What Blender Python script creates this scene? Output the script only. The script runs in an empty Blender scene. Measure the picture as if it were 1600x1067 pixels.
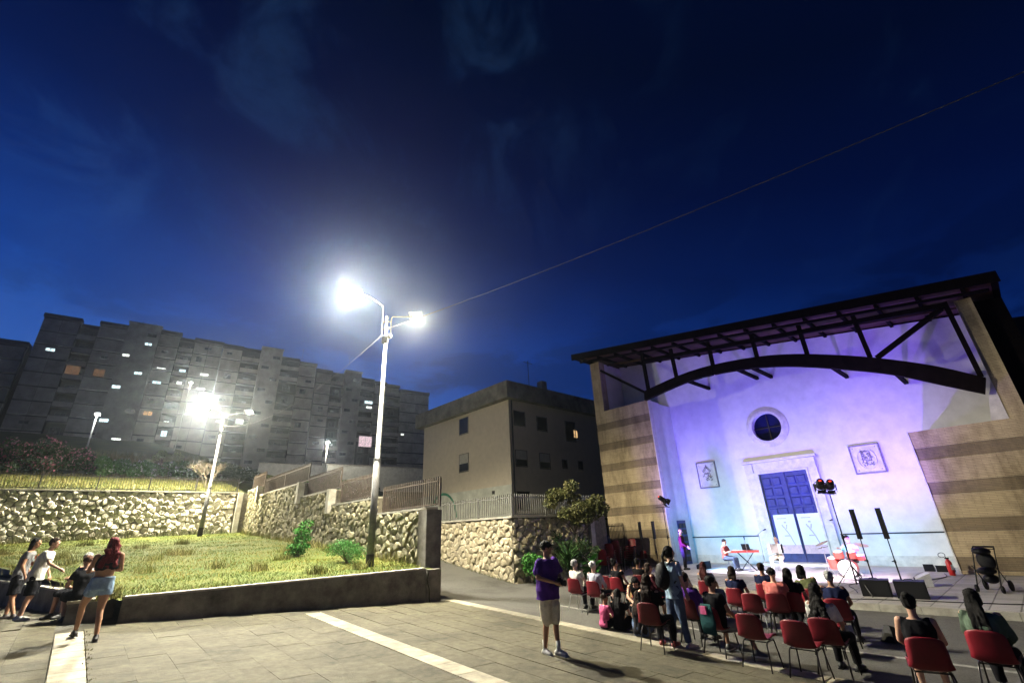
import bpy, bmesh, math, random
from math import sin, cos, pi, radians, atan2, hypot, sqrt, degrees, exp
from mathutils import Vector, Matrix, noise
random.seed(7)
S = bpy.context.scene
COL = S.collection

# ------------------------------------------------------------------ camera
cd = bpy.data.cameras.new('camera')
cam = bpy.data.objects.new('camera', cd); COL.objects.link(cam)
cd.sensor_width = 36.0; cd.lens = 700.0/1600*36.0; cd.clip_start = 0.05; cd.clip_end = 5000
_th, _rho = radians(22.8), radians(2.67)
_F = Vector((0, cos(_th), sin(_th))); _u0 = Vector((0, -sin(_th), cos(_th))); _r0 = Vector((1, 0, 0))
_R = cos(_rho)*_r0 - sin(_rho)*_u0; _U = sin(_rho)*_r0 + cos(_rho)*_u0
cam.matrix_world = Matrix(((_R.x, _U.x, -_F.x, 0), (_R.y, _U.y, -_F.y, 0), (_R.z, _U.z, -_F.z, 1.95), (0, 0, 0, 1)))
S.camera = cam
S.render.engine = 'CYCLES'
S.view_settings.view_transform = 'Standard'; S.view_settings.look = 'None'
S.view_settings.exposure = 0.0; S.view_settings.gamma = 1.0; S.view_settings.use_curve_mapping = False
S.cycles.use_denoising = True
S.cycles.max_bounces = 6; S.cycles.diffuse_bounces = 3; S.cycles.glossy_bounces = 2
S.cycles.volume_bounces = 0; S.cycles.volume_step_rate = 1.0; S.cycles.volume_max_steps = 128
S.cycles.sample_clamp_indirect = 6.0

# ------------------------------------------------------------------ night sky
W = bpy.data.worlds.new('World'); S.world = W; W.use_nodes = True
nt = W.node_tree; nt.nodes.clear()
def N(t, k, **kw):
    n = t.nodes.new(k)
    for a, b in kw.items():
        if a.startswith('_'):
            setattr(n, a[1:], b)
        else:
            n.inputs[a.replace('__', ' ')].default_value = b
    return n
def math_node(t, op, a, b=None, clamp=False):
    n = t.nodes.new('ShaderNodeMath'); n.operation = op; n.use_clamp = clamp
    for i, v in enumerate((a, b)):
        if v is None: continue
        if isinstance(v, (int, float)): n.inputs[i].default_value = v
        else: t.links.new(v, n.inputs[i])
    return n.outputs[0]
def ramp(t, fac, stops, interp='LINEAR'):
    n = t.nodes.new('ShaderNodeValToRGB'); n.color_ramp.interpolation = interp
    e = n.color_ramp.elements
    while len(e) < len(stops): e.new(0.5)
    for i, (p, c) in enumerate(stops):
        e[i].position = p; e[i].color = (*c, 1) if len(c) == 3 else c
    if fac is not None: t.links.new(fac, n.inputs[0])
    return n.outputs[0]
def mixc(t, fac, a, b, mode='MIX'):
    n = t.nodes.new('ShaderNodeMix'); n.data_type = 'RGBA'; n.blend_type = mode
    for i, v in ((0, fac), (6, a), (7, b)):
        if isinstance(v, (int, float)): n.inputs[i].default_value = v
        elif isinstance(v, (tuple, list)): n.inputs[i].default_value = (*v[:3], 1)
        else: t.links.new(v, n.inputs[i])
    return n.outputs[2]
tc = nt.nodes.new('ShaderNodeTexCoord')
sep = nt.nodes.new('ShaderNodeSeparateXYZ'); nt.links.new(tc.outputs['Generated'], sep.inputs[0])
# twilight glow lies low in the north-west (-x, +y)
glow = math_node(nt, 'ADD', math_node(nt, 'MULTIPLY', sep.outputs[0], -0.25), math_node(nt, 'MULTIPLY', sep.outputs[1], 0.15))
elev = math_node(nt, 'MULTIPLY', sep.outputs[2], -1.0)
fac = math_node(nt, 'ADD', math_node(nt, 'ADD', glow, elev), 0.75, clamp=True)
base = ramp(nt, fac, [(0.0, (0.0004, 0.0028, 0.018)), (0.17, (0.0006, 0.0042, 0.036)), (0.32, (0.0012, 0.0090, 0.070)), (0.45, (0.0028, 0.022, 0.150)),
                      (0.61, (0.0075, 0.056, 0.32)), (0.78, (0.028, 0.115, 0.46)), (1.0, (0.06, 0.17, 0.55))])
mp = N(nt, 'ShaderNodeMapping'); mp.inputs['Scale'].default_value = (4.2, 2.6, 4.0); mp.inputs['Rotation'].default_value = (0.35, 0.2, 0.5); mp.inputs['Location'].default_value = (1.3, 2.1, 3.7)
nt.links.new(tc.outputs['Generated'], mp.inputs[0])
nz = N(nt, 'ShaderNodeTexNoise', Scale=1.25, Detail=9.0, Roughness=0.68, Distortion=0.5)
nt.links.new(mp.outputs[0], nz.inputs['Vector'])
cl = ramp(nt, nz.outputs['Fac'], [(0.50, (0, 0, 0)), (0.72, (1, 1, 1))], 'EASE')
west = ramp(nt, math_node(nt, 'ADD', math_node(nt, 'MULTIPLY', sep.outputs[0], 0.5), 0.5), [(0.45, (0.62, 0.62, 0.62)), (0.62, (0.12, 0.12, 0.12))], 'EASE')
clouded = mixc(nt, math_node(nt, 'MULTIPLY', cl, west), base, mixc(nt, 1.0, base, (0.008, 0.026, 0.062), 'ADD'))
# darker cloud banks close to the horizon
nz2 = N(nt, 'ShaderNodeTexNoise', Scale=2.6, Detail=7.0, Roughness=0.6, Distortion=0.4)
mp2 = N(nt, 'ShaderNodeMapping'); mp2.inputs['Scale'].default_value = (1.6, 1.6, 4.5); mp2.inputs['Location'].default_value = (7.1, 1.7, 7.4)
nt.links.new(tc.outputs['Generated'], mp2.inputs[0]); nt.links.new(mp2.outputs[0], nz2.inputs['Vector'])
dk = ramp(nt, nz2.outputs['Fac'], [(0.45, (0, 0, 0)), (0.57, (1, 1, 1))], 'EASE')
lowmask = ramp(nt, sep.outputs[2], [(0.22, (1, 1, 1)), (0.52, (0, 0, 0))], 'EASE')
dkf = math_node(nt, 'MULTIPLY', math_node(nt, 'MULTIPLY', dk, lowmask), 0.9)
skyc = mixc(nt, dkf, clouded, mixc(nt, 1.0, clouded, (0.30, 0.30, 0.32), 'MULTIPLY'))
bg = N(nt, 'ShaderNodeBackground', Strength=1.0)
nt.links.new(skyc, bg.inputs['Color'])
wo = nt.nodes.new('ShaderNodeOutputWorld'); nt.links.new(bg.outputs[0], wo.inputs[0])

# ------------------------------------------------------------------ lamps of the place
LAMP_K = 1.0
def add_light(name, kind, loc, energy, color, target=None, size=0.2, spot=120, blend=0.6, sizey=None):
    ld = bpy.data.lights.new(name, kind); ld.energy = energy; ld.color = color
    if kind == 'AREA':
        ld.size = size
        if sizey: ld.shape = 'RECTANGLE'; ld.size_y = sizey
    elif kind == 'SPOT':
        ld.spot_size = radians(spot); ld.spot_blend = blend; ld.shadow_soft_size = size
    else:
        ld.shadow_soft_size = size
    o = bpy.data.objects.new(name, ld); COL.objects.link(o); o.location = loc
    if target is not None:
        o.rotation_euler = (Vector(target) - Vector(loc)).to_track_quat('-Z', 'Y').to_euler()
    return o
WARM = (1.0, 0.89, 0.60); COOL = (0.95, 0.98, 1.0)
add_light('street_light', 'SPOT', (-6.12, 15.25, 10.62), 900, WARM, (-5.6, 11.5, 0), 0.10, 172, 0.25)
add_light('street_light', 'SPOT', (-3.62, 15.45, 9.50), 7400, WARM, (-1.8, 14.8, 0), 0.10, 160, 0.35)
add_light('street_light', 'SPOT', (-20.7, 28.9, 10.35), 13000, WARM, (-20.2, 26.5, 2), 0.10, 168, 0.3)
add_light('street_light', 'SPOT', (-17.7, 28.95, 9.85), 3400, WARM, (-13, 31, 3), 0.10, 172, 0.3)
add_light('path_light', 'POINT', (-46.2, 47.7, 15.3), 260, COOL, None, 0.15)
add_light('path_light', 'POINT', (-29.45, 69.7, 15.4), 5000, (1.0,0.92,0.78), None, 0.15)
add_light('path_light', 'SPOT', (-64.8, 84.8, 32.0), 15000, (1.0,0.92,0.78), (-58, 104, 27), 0.2, 150, 0.7)

# ------------------------------------------------------------------ frames of the place
DW = Vector((-0.682, 0.731, 0)); NN = Vector((0.731, 0.682, 0)); P3 = Vector((-0.34, 19.73, 0))
A_CH = atan2(-0.731, 0.682)                 # church local x runs along its front, y into the building
def QT(q, t, z=0.0):
    v = P3 + NN*q + DW*t; return Vector((v.x, v.y, z))
def qt(x, y):
    dx, dy = x-P3.x, y-P3.y
    return dx*NN.x+dy*NN.y, dx*DW.x+dy*DW.y
def gz(x, y=0):
    if x > 4.5: return -0.27
    if x < -10: return 0.6
    return -0.06*x
CHO = Vector((15.31, 17.82, -0.13))
def CH(s, d, z):
    return Vector((CHO.x+0.682*s+0.731*d, CHO.y-0.731*s+0.682*d, z))
FZ = -0.13                                  # forecourt level

# stage lights (on the forecourt; the last violet wash is added)
CYAN = (0.07, 0.48, 1.0); PURP = (0.22, 0.10, 1.0); BLUE = (0.06, 0.12, 1.0); PINK = (0.92, 0.78, 1.0)
add_light('wash_light', 'SPOT', CH(-8.8, -1.5, 0.3), 980, CYAN, CH(-7.9, 2.5, 2.6), 0.25, 140, 1.0)
add_light('wash_light', 'SPOT', CH(-3.2, -1.5, 0.3), 1150, CYAN, CH(-2.9, 2.5, 2.6), 0.25, 140, 1.0)
add_light('wash_light', 'SPOT', CH(-9.8, -2.6, 0.3), 3900, PURP, CH(-7.2, 2.5, 7.2), 0.12, 100, 0.9)
add_light('wash_light', 'SPOT', CH(-1.6, -2.2, 0.3), 4200, PURP, CH(-3.6, 2.5, 7.4), 0.12, 100, 0.9)
add_light('wash_light', 'SPOT', CH(-4.6, -2.6, 0.3), 2600, PURP, CH(1.6, 2.5, 7.6), 0.12, 60, 0.9)  # added violet lamp without a fixture, tints the niche's upper right corner
add_light('par_light', 'SPOT', (9.25, 14.75, 2.62), 5600, PINK, CH(-4.8, -1.6, -0.6), 0.10, 38, 0.7)
add_light('par_light', 'SPOT', (9.82, 14.75, 2.62), 4400, PINK, CH(-2.8, -1.6, -0.6), 0.10, 38, 0.7)
add_light('par_light', 'SPOT', (6.75, 22.1, 2.78), 3500, (0.75, 0.75, 1.0), CH(-6.8, -0.6, -0.4), 0.10, 46, 0.8)

# ------------------------------------------------------------------ materials
MATS = {}
def new_mat(name):
    m = bpy.data.materials.new(name); m.use_nodes = True
    t = m.node_tree; t.nodes.clear()
    o = t.nodes.new('ShaderNodeOutputMaterial'); b = t.nodes.new('ShaderNodeBsdfPrincipled')
    t.links.new(b.outputs[0], o.inputs[0])
    return m, t, b
def mat(name, col, rough=0.7, var=0.12, scale=6.0, bump=0.0, bscale=40.0, metal=0.0, spec=0.3, rand=0.0, col2=None, emit=0.0, stain=0.0):
    """plain surface with noise mottling, optional per-object/per-island variation and bump"""
    if name in MATS: return MATS[name]
    m, t, b = new_mat(name)
    co = t.nodes.new('ShaderNodeNewGeometry'); POS = co.outputs['Position']
    nz = N(t, 'ShaderNodeTexNoise', Scale=scale, Detail=6.0, Roughness=0.65)
    t.links.new(POS, nz.inputs['Vector'])
    c2 = col2 if col2 else tuple(c*(1-var*2) for c in col)
    c1 = tuple(min(1, c*(1+var)) for c in col)
    out = ramp(t, nz.outputs['Fac'], [(0.3, c2), (0.68, c1)])
    if rand > 0:
        gi = t.nodes.new('ShaderNodeNewGeometry'); oi = t.nodes.new('ShaderNodeObjectInfo')
        r = math_node(t, 'FRACT', math_node(t, 'ADD', gi.outputs['Random Per Island'], oi.outputs['Random']))
        v = math_node(t, 'ADD', math_node(t, 'MULTIPLY', r, 2*rand), 1-rand)
        hs = t.nodes.new('ShaderNodeHueSaturation'); t.links.new(v, hs.inputs['Value']); t.links.new(out, hs.inputs['Color']); out = hs.outputs[0]
    if stain > 0:
        n3 = N(t, 'ShaderNodeTexNoise', Scale=0.45, Detail=9.0, Roughness=0.72, Distortion=0.6); t.links.new(POS, n3.inputs['Vector'])
        out = mixc(t, stain, out, ramp(t, n3.outputs['Fac'], [(0.34, (0.38,0.37,0.34)), (0.52, (1.0,1.0,1.0)), (0.72, (1.18,1.17,1.12))]), 'MULTIPLY')
        v3 = N(t, 'ShaderNodeTexVoronoi', Scale=3.1); t.links.new(POS, v3.inputs['Vector'])
        out = mixc(t, stain, out, ramp(t, v3.outputs['Distance'], [(0.045, (0.45,0.44,0.42)), (0.07, (1.0,1.0,1.0))]), 'MULTIPLY')
    t.links.new(out, b.inputs['Base Color'])
    b.inputs['Roughness'].default_value = rough; b.inputs['Metallic'].default_value = metal
    b.inputs['Specular IOR Level'].default_value = spec
    if emit: 
        b.inputs['Emission Color'].default_value = (*col, 1); b.inputs['Emission Strength'].default_value = emit
    if bump > 0:
        n2 = N(t, 'ShaderNodeTexNoise', Scale=bscale, Detail=5.0, Roughness=0.7)
        t.links.new(POS, n2.inputs['Vector'])
        bp = N(t, 'ShaderNodeBump', Strength=bump, Distance=0.02); t.links.new(n2.outputs['Fac'], bp.inputs['Height'])
        t.links.new(bp.outputs[0], b.inputs['Normal'])
    MATS[name] = m; return m
def emat(name, col, strength, var=0.0):
    if name in MATS: return MATS[name]
    m, t, b = new_mat(name)
    b.inputs['Base Color'].default_value = (0.02, 0.02, 0.02, 1)
    if var:
        co = t.nodes.new('ShaderNodeTexCoord'); nz = N(t, 'ShaderNodeTexNoise', Scale=2.5, Detail=2.0)
        t.links.new(co.outputs['Object'], nz.inputs['Vector'])
        out = ramp(t, nz.outputs['Fac'], [(0.35, tuple(c*(1-var) for c in col)), (0.6, col)])
        t.links.new(out, b.inputs['Emission Color'])
    else: b.inputs['Emission Color'].default_value = (*col, 1)
    b.inputs['Emission Strength'].default_value = strength
    MATS[name] = m; return m

# ------------------------------------------------------------------ mesh helpers
class MB:
    def __init__(s): s.v = []; s.f = []; s.m = []
    def add(s, vs, fs, mi=0):
        k = len(s.v); s.v += [tuple(v) for v in vs]; s.f += [tuple(k+i for i in f) for f in fs]; s.m += [mi]*len(fs); return s
    def box(s, x0, x1, y0, y1, z0, z1, mi=0):
        return s.add([(x0,y0,z0),(x1,y0,z0),(x1,y1,z0),(x0,y1,z0),(x0,y0,z1),(x1,y0,z1),(x1,y1,z1),(x0,y1,z1)],
                     [(0,3,2,1),(4,5,6,7),(0,1,5,4),(1,2,6,5),(2,3,7,6),(3,0,4,7)], mi)
    def bar(s, a, b, w, d=None, up=(0,0,1), mi=0):
        a, b = Vector(a), Vector(b); d = d or w
        t = (b-a).normalized(); u = Vector(up)
        if abs(t.dot(u)) > 0.97: u = Vector((1,0,0))
        x = t.cross(u).normalized(); y = x.cross(t)
        vs = []
        for p in (a, b):
            for i, j in ((-1,-1),(1,-1),(1,1),(-1,1)): vs.append(p + x*(i*w/2) + y*(j*d/2))
        return s.add(vs, [(0,3,2,1),(4,5,6,7),(0,1,5,4),(1,2,6,5),(2,3,7,6),(3,0,4,7)], mi)
    def tube(s, pts, r, n=8, mi=0, cap=True):
        pts = [Vector(p) for p in pts]; rs = r if isinstance(r, (list, tuple)) else [r]*len(pts)
        k = len(pts); rings = []; pu = None
        for i, p in enumerate(pts):
            t = (pts[min(i+1,k-1)] - pts[max(i-1,0)])
            t = t.normalized() if t.length > 1e-9 else Vector((0,0,1))
            if pu is None:
                pu = Vector((0,0,1)) if abs(t.z) < 0.9 else Vector((1,0,0))
            x = t.cross(pu)
            if x.length < 1e-6: x = t.orthogonal()
            x.normalize(); y = x.cross(t).normalized(); pu = y
            rings.append([p + (x*cos(2*pi*j/n) + y*sin(2*pi*j/n))*rs[i] for j in range(n)])
        vs = [v for ring in rings for v in ring]; fs = []
        for i in range(k-1):
            for j in range(n):
                j2 = (j+1) % n; fs.append((i*n+j, i*n+j2, (i+1)*n+j2, (i+1)*n+j))
        if cap: fs.append(tuple(range(n-1,-1,-1))); fs.append(tuple((k-1)*n+j for j in range(n)))
        return s.add(vs, fs, mi)
    def ell(s, c, r, n=10, m=7, mi=0, rot=None):
        c = Vector(c); vs = [c + (rot @ Vector((0,0,r[2])) if rot else Vector((0,0,r[2])))]
        for i in range(1, m):
            a = pi*i/m
            for j in range(n):
                b = 2*pi*j/n; p = Vector((r[0]*sin(a)*cos(b), r[1]*sin(a)*sin(b), r[2]*cos(a)))
                vs.append(c + (rot @ p if rot else p))
        p = Vector((0,0,-r[2])); vs.append(c + (rot @ p if rot else p)); fs = []
        for j in range(n): fs.append((0, 1+j, 1+(j+1)%n))
        for i in range(m-2):
            for j in range(n):
                a0 = 1+i*n+j; a1 = 1+i*n+(j+1)%n; fs.append((a0, a0+n, a1+n, a1))
        l = len(vs)-1
        for j in range(n): fs.append((l, l-n+(j+1)%n, l-n+j))
        return s.add(vs, fs, mi)
    def prism(s, poly, y0, y1, mi=0):
        """poly: (x,z) outline extruded along y"""
        n = len(poly)
        vs = [(x, y0, z) for x, z in poly] + [(x, y1, z) for x, z in poly]
        fs = [tuple(range(n)), tuple(range(2*n-1, n-1, -1))] + [(i, i+n, (i+1)%n+n, (i+1)%n) for i in range(n)]
        return s.add(vs, fs, mi)
    def sheet(s, poly, z, mi=0):
        return s.add([(x, y, z) for x, y in poly], [tuple(range(len(poly)))], mi)
    def mesh(s, name):
        me = bpy.data.meshes.new(name); me.from_pydata(s.v, [], s.f); me.validate(clean_customdata=False); me.update(); return me
def obj(name, mb, mats, parent=None, smooth=False, loc=None, rotz=0, fix=True):
    me = mb if isinstance(mb, bpy.types.Mesh) else mb.mesh(name)
    if isinstance(mb, MB):
        for m in (mats if isinstance(mats, (list, tuple)) else [mats]): me.materials.append(m)
        if any(mb.m) and len(me.polygons) == len(mb.m): me.polygons.foreach_set('material_index', mb.m)
        if fix:
            bm = bmesh.new(); bm.from_mesh(me); bmesh.ops.recalc_face_normals(bm, faces=bm.faces); bm.to_mesh(me); bm.free()
        if smooth: me.polygons.foreach_set('use_smooth', [True]*len(me.polygons))
    o = bpy.data.objects.new(name, me); COL.objects.link(o)
    if parent: o.parent = parent
    if loc is not None: o.location = loc
    if rotz: o.rotation_euler = (0, 0, rotz)
    return o
def thing(name, label, cat, loc=(0,0,0), rotz=0, group=None):
    o = bpy.data.objects.new(name, None); COL.objects.link(o); o.empty_display_size = 0.1
    o.location = loc; o.rotation_euler = (0, 0, rotz); tag(o, label, cat, group); return o
def tag(o, label, cat, group=None):
    o['label'] = label; o['category'] = cat
    if group: o['group'] = group
    return o
def kind(o, k): o['kind'] = k; return o
def kids(o): return [c for c in COL.objects if c.parent == o]
CHILD = {}
def copy_tree(o, loc, rotz, label=None, group=None, rx=None):
    if o.name not in CHILD:
        CHILD[o.name] = [(c, [g for g in COL.objects if g.parent == c]) for c in COL.objects if c.parent == o]
    r = o.copy(); COL.objects.link(r); r.location = loc; r.rotation_euler = (rx or 0, 0, rotz)
    if label: r['label'] = label
    if group: r['group'] = group
    for c, gs in CHILD[o.name]:
        d = c.copy(); COL.objects.link(d); d.parent = r
        for g in gs:
            e = g.copy(); COL.objects.link(e); e.parent = d
    return r
def part(name, me, parent, loc, rotz=0):
    o = bpy.data.objects.new(name, me); COL.objects.link(o); o.parent = parent; o.location = loc
    if rotz: o.rotation_euler = (0, 0, rotz)
    return o
# ================================================================== SETTING: ground, plaza, road
M_asph = mat('asphalt', (0.095, 0.09, 0.078), 0.85, 0.2, 30.0, 0.6, 90, stain=0.7)
M_bed = mat('plaza_bed', (0.05, 0.045, 0.03), 0.9, 0.2, 3.0)
M_slab = mat('paving_stone', (0.088, 0.078, 0.048), 0.8, 0.2, 7.0, 0.8, 38, rand=0.12, stain=0.85)
M_white = mat('white_travertine', (0.30, 0.27, 0.20), 0.65, 0.18, 5.0, 0.3, 30, rand=0.16, stain=0.7)
M_conc = mat('concrete_dark', (0.17, 0.155, 0.135), 0.9, 0.3, 2.2, 0.5, 30, stain=0.6)
M_concl = mat('concrete_light', (0.34, 0.32, 0.27), 0.85, 0.2, 3.0, 0.4, 30)
M_earth = mat('earth', (0.10, 0.085, 0.045), 0.95, 0.3, 2.0, 0.6, 20, col2=(0.055, 0.07, 0.02))
M_ground = mat('ground_soil', (0.05, 0.048, 0.03), 0.95, 0.3, 0.4)

def grid_sheet(name, xs, ys, zf, m, keep=None, smooth=True):
    mb = MB(); idx = {}
    for i, x in enumerate(xs):
        for j, y in enumerate(ys):
            p = zf(x, y); idx[i, j] = len(mb.v); mb.v.append(p)
    for i in range(len(xs)-1):
        for j in range(len(ys)-1):
            if keep and not keep((xs[i]+xs[i+1])/2, (ys[j]+ys[j+1])/2): continue
            mb.f.append((idx[i,j], idx[i+1,j], idx[i+1,j+1], idx[i,j+1])); mb.m.append(0)
    return kind(obj(name, mb, m, smooth=smooth), 'structure')
def low_t(q): return -2.05 + (-5.0-q)*0.145 if q > -12.4 else min(20, -0.45+(-12.47-q)*3.48)
def lin(a, b, n): return [a+(b-a)*i/n for i in range(n+1)]

g0 = MB().sheet([(-290,-190),(190,-190),(190,290),(-290,290)], -1.2)
kind(obj('ground', g0, M_ground), 'structure')
# road surface (right of the last white strip) up to the walls
grid_sheet('road', [-45,-30,-20,-14,-10,-6,-3,0,1.5,3,4.5,6,10,16,22,30], lin(-14, 34, 12), lambda x, y: (x, y, gz(x)-0.004), M_asph)
# paved plaza in the wall-aligned grid: separate slabs
pz = MB(); qa = lin(-20.5, -4.35, 16); ta = lin(-20, -1, 19)[:-1]+[8.0]
for q in qa:
    for t in ta:
        p = QT(q, min(t, low_t(q)-0.05)); pz.v.append((p.x, p.y, gz(p.x)+0.001))
for i in range(16):
    for j in range(19):
        k = i*20+j; pz.f.append((k, k+20, k+21, k+1)); pz.m.append(0)
kp = kind(obj('plaza', pz, M_bed, smooth=True), 'structure')
def slab_mesh(w, l, h=0.03, b=0.008):
    mb = MB(); x, y = w/2, l/2
    mb.add([(-x,-y,0),(x,-y,0),(x,y,0),(-x,y,0),(-x,-y,h-b),(x,-y,h-b),(x,y,h-b),(-x,y,h-b),
            (-x+b,-y+b,h),(x-b,-y+b,h),(x-b,y-b,h),(-x+b,y-b,h)],
           [(4,5,9,8),(5,6,10,9),(6,7,11,10),(7,4,8,11),(8,9,10,11),(0,1,5,4),(1,2,6,5),(2,3,7,6),(3,0,4,7)])
    return mb
A_W = atan2(DW.y, DW.x) - pi/2       # local y along DW
slab_me = slab_mesh(0.492, 0.5575, .03, .002).mesh('paving_slab'); slab_me.materials.append(M_slab)
cells = []
def in_plaza(q, t):
    p = QT(q, t); 
    # stop at the low wall
    return t < low_t(q) - 0.25
for (q0, q1, n) in ((-12.63,-8.70,8), (-8.30,-4.74,7), (-19.0,-13.05,12)):
    w = (q1-q0)/n
    for i in range(n):
        for j in range(-60, 16):
            t = j*0.56 + (0.28 if i % 2 else 0) 
            q = q0+w*(i+.5)
            if not in_plaza(q, t): continue
            p = QT(q, t)
            az = degrees(atan2(p.x, p.y)) if p.y > 0.2 else 180
            if abs(az) > 58 or p.y < 4.3: continue
            cells.append((p.length, q, t, w))
cells.sort()
rest = MB()
tiltrot = math.atan(0.06)
for k, (dd, q, t, w) in enumerate(cells):
    p = QT(q, t); z = gz(p.x) + 0.004 + random.uniform(-0.003, 0.003)
    fl = p.x > -10
    if k < 296:
        o = part('paving_slab', slab_me, kp, (p.x, p.y, z-0.02))
        o.rotation_mode = 'XYZ'
        M_ = (Matrix.Rotation(tiltrot if fl else 0, 4, 'Y') @ Matrix.Rotation(A_W + random.uniform(-.004,.004), 4, 'Z'))
        o.rotation_euler = M_.to_euler()
    else:
        mbs = slab_mesh(0.492, 0.5575, .03, .002); mr = (Matrix.Rotation(tiltrot if fl else 0, 4, 'Y') @ Matrix.Rotation(A_W, 4, 'Z'))
        rest.add([Vector((p.x, p.y, z-0.02)) + mr @ Vector(v) for v in mbs.v], mbs.f)
if rest.v: kind(obj('paving_slabs', rest, M_slab, kp, fix=False), 'stuff')
# white stone strips
def strip(q0, q1, t0, t1, step, lift=0.012, curve=0):
    st = kind(bpy.data.objects.new('stone_strip', None), 'structure'); COL.objects.link(st)
    w = q1-q0; me = slab_mesh(w, step-0.012, 0.03, 0.006).mesh('strip_stone'); me.materials.append(M_white)
    t = t0+step/2
    while t < t1-step/2+1e-6:
        p = QT((q0+q1)/2, t)
        if p.y > 3.6:
            o = part('strip_stone', me, st, (p.x, p.y, gz(p.x)+lift-0.018))
            o.rotation_euler = (Matrix.Rotation(tiltrot if -10 < p.x < 4.5 else 0, 4, 'Y') @ Matrix.Rotation(A_W+random.uniform(-.006,.006), 4, 'Z')).to_euler()
        t += step
    return st
strip(-8.69, -8.31, -16.4, -1.7, 0.62)
strip(-13.04, -12.64, -16.4, -1.25, 0.46)
strip(-4.73, -4.39, -17.2, -2.15, 0.60)
# thin dark joint dirt and faint painted line on the road
line = MB()
for (q0,t0),(q1,t1) in ((( -2.55,-4.2),( -2.55,-8.9)), ((-2.55,-10.5),(-2.55,-15.5))):
    a = QT(q0,t0); b = QT(q1,t1)
    line.add([(*(a+NN*0.06).to_2d(), gz(a.x)+0.002),(*(a-NN*0.06).to_2d(), gz(a.x)+0.002),(*(b-NN*0.06).to_2d(), gz(b.x)+0.002),(*(b+NN*0.06).to_2d(), gz(b.x)+0.002)], [(0,1,2,3)])
kind(obj('road_marking', line, mat('road_paint', (0.30,0.29,0.26), 0.8, 0.3, 9.0)), 'structure')

# forecourt of cobbles with kerb
M_cob, t, b = new_mat('cobbles'); MATS['cobbles'] = M_cob
co = t.nodes.new('ShaderNodeTexCoord'); mp = N(t, 'ShaderNodeMapping'); mp.inputs['Rotation'].default_value = (0, 0, -A_CH); t.links.new(co.outputs['Object'], mp.inputs[0])
br = N(t, 'ShaderNodeTexBrick', Scale=1.0); br.offset = 0.0; br.inputs['Brick Width'].default_value = 0.50; br.inputs['Row Height'].default_value = 0.21
br.inputs['Mortar Size'].default_value = 0.018; br.inputs['Mortar Smooth'].default_value = 0.5
br.inputs['Color1'].default_value = (0.34,0.32,0.30,1); br.inputs['Color2'].default_value = (0.25,0.235,0.22,1); br.inputs['Mortar'].default_value = (0.12,0.11,0.10,1)
t.links.new(mp.outputs[0], br.inputs['Vector']); t.links.new(br.outputs['Color'], b.inputs['Base Color'])
bp = N(t, 'ShaderNodeBump', Strength=0.8, Distance=0.02); bp.invert = True; t.links.new(br.outputs['Fac'], bp.inputs['Height']); t.links.new(bp.outputs[0], b.inputs['Normal'])
b.inputs['Roughness'].default_value = 0.75
FC = [(24,-2.5),(10.5,11.2),(8.22,13.5),(6.9,17.0),(4.4,20.6),(3.0,23.2),(1.5,28),(4,44),(40,44),(44,-2.5)]
fm = MB(); n = len(FC)
fm.add([(x,y,FZ) for x,y in FC]+[(x,y,FZ-0.3) for x,y in FC], [tuple(range(n))]+[(i,(i+1)%n,(i+1)%n+n,i+n) for i in range(n)])
kind(obj('forecourt', fm, M_cob), 'structure')
sp_ = [CH(-11.2,-3.6,0),CH(-1.2,-3.2,0),CH(0.0,-0.3,0),CH(0.0,2.6,0),CH(-11.2,2.6,0)]
kind(obj('stage_paving', MB().sheet([(p.x,p.y) for p in sp_], FZ+0.005), mat('pale_lit_paving', (0.50,0.47,0.43), 0.7, 0.12, 2.0, 0.3, 25)), 'structure')  # pale concrete floor; the stage lamps' bright pool is put into its colour too
kerb = kind(bpy.data.objects.new('kerb', None), 'structure'); COL.objects.link(kerb)
kme = {}
for a, b_ in zip(FC[:5], FC[1:6]):
    a, b_ = Vector(a), Vector(b_); L = (b_-a).length; nst = max(1, round(L/0.9)); dirv = (b_-a)/L; ang = atan2(dirv.y, dirv.x)
    ll = L/nst
    key = round(ll, 3)
    if key not in kme:
        kme[key] = MB().box(-ll/2+0.006, ll/2-0.006, -0.075, 0.075, -0.3, 0.012).mesh('kerb_stone'); kme[key].materials.append(M_concl)
    for i in range(nst):
        c = a+dirv*(ll*(i+.5)); part('kerb_stone', kme[key], kerb, (c.x, c.y, FZ), ang)

# ------------------------------------------------------------------ grass field and hill
def zgrass(x, y):
    return .95-.0344*(x+8.5)+.061*(y-10.8) + 0.05*noise.noise(Vector((x*.7, y*.7, 0)))
def zhill(q, t):
    if q < -4.9:
        z = 5.08 + .2*(t-21.6) + 0.25*noise.noise(Vector((q*.15, t*.15, 3)))*min(1, (t-21.6)/6)
        return z
    k = min(1, max(0, (q+4.9)/26))
    z1 = 5.08+.2*(t-21.6); z2 = 2.42+.17*max(0, t-26)
    if q < 0 and t < 27: return min(z1, gz(QT(q,t).x)+max(0, .115*t))
    return z1*(1-k)+z2*k if t > 26 else z2
M_lawn = mat('lawn', (0.085, 0.085, 0.015), 0.95, 0.35, 0.9, 0.8, 25, col2=(0.035, 0.07, 0.008))
M_hill = mat('hillside_grass', (0.11, 0.115, 0.03), 0.95, 0.35, 0.5, 0.8, 15, col2=(0.03, 0.05, 0.012))
qs = [-32+1.2*i for i in range(24)]; 
def gpos(q, t):
    p = QT(q, t); return (p.x, p.y, zgrass(p.x, p.y))
def low_line(q): return -1.95 + (-5.0-q)*0.145 if q > -12.3 else min(21.5, -0.0+(-12.3-q)*3.48)
lawn = MB(); nq, ntt = 30, 24
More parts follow.
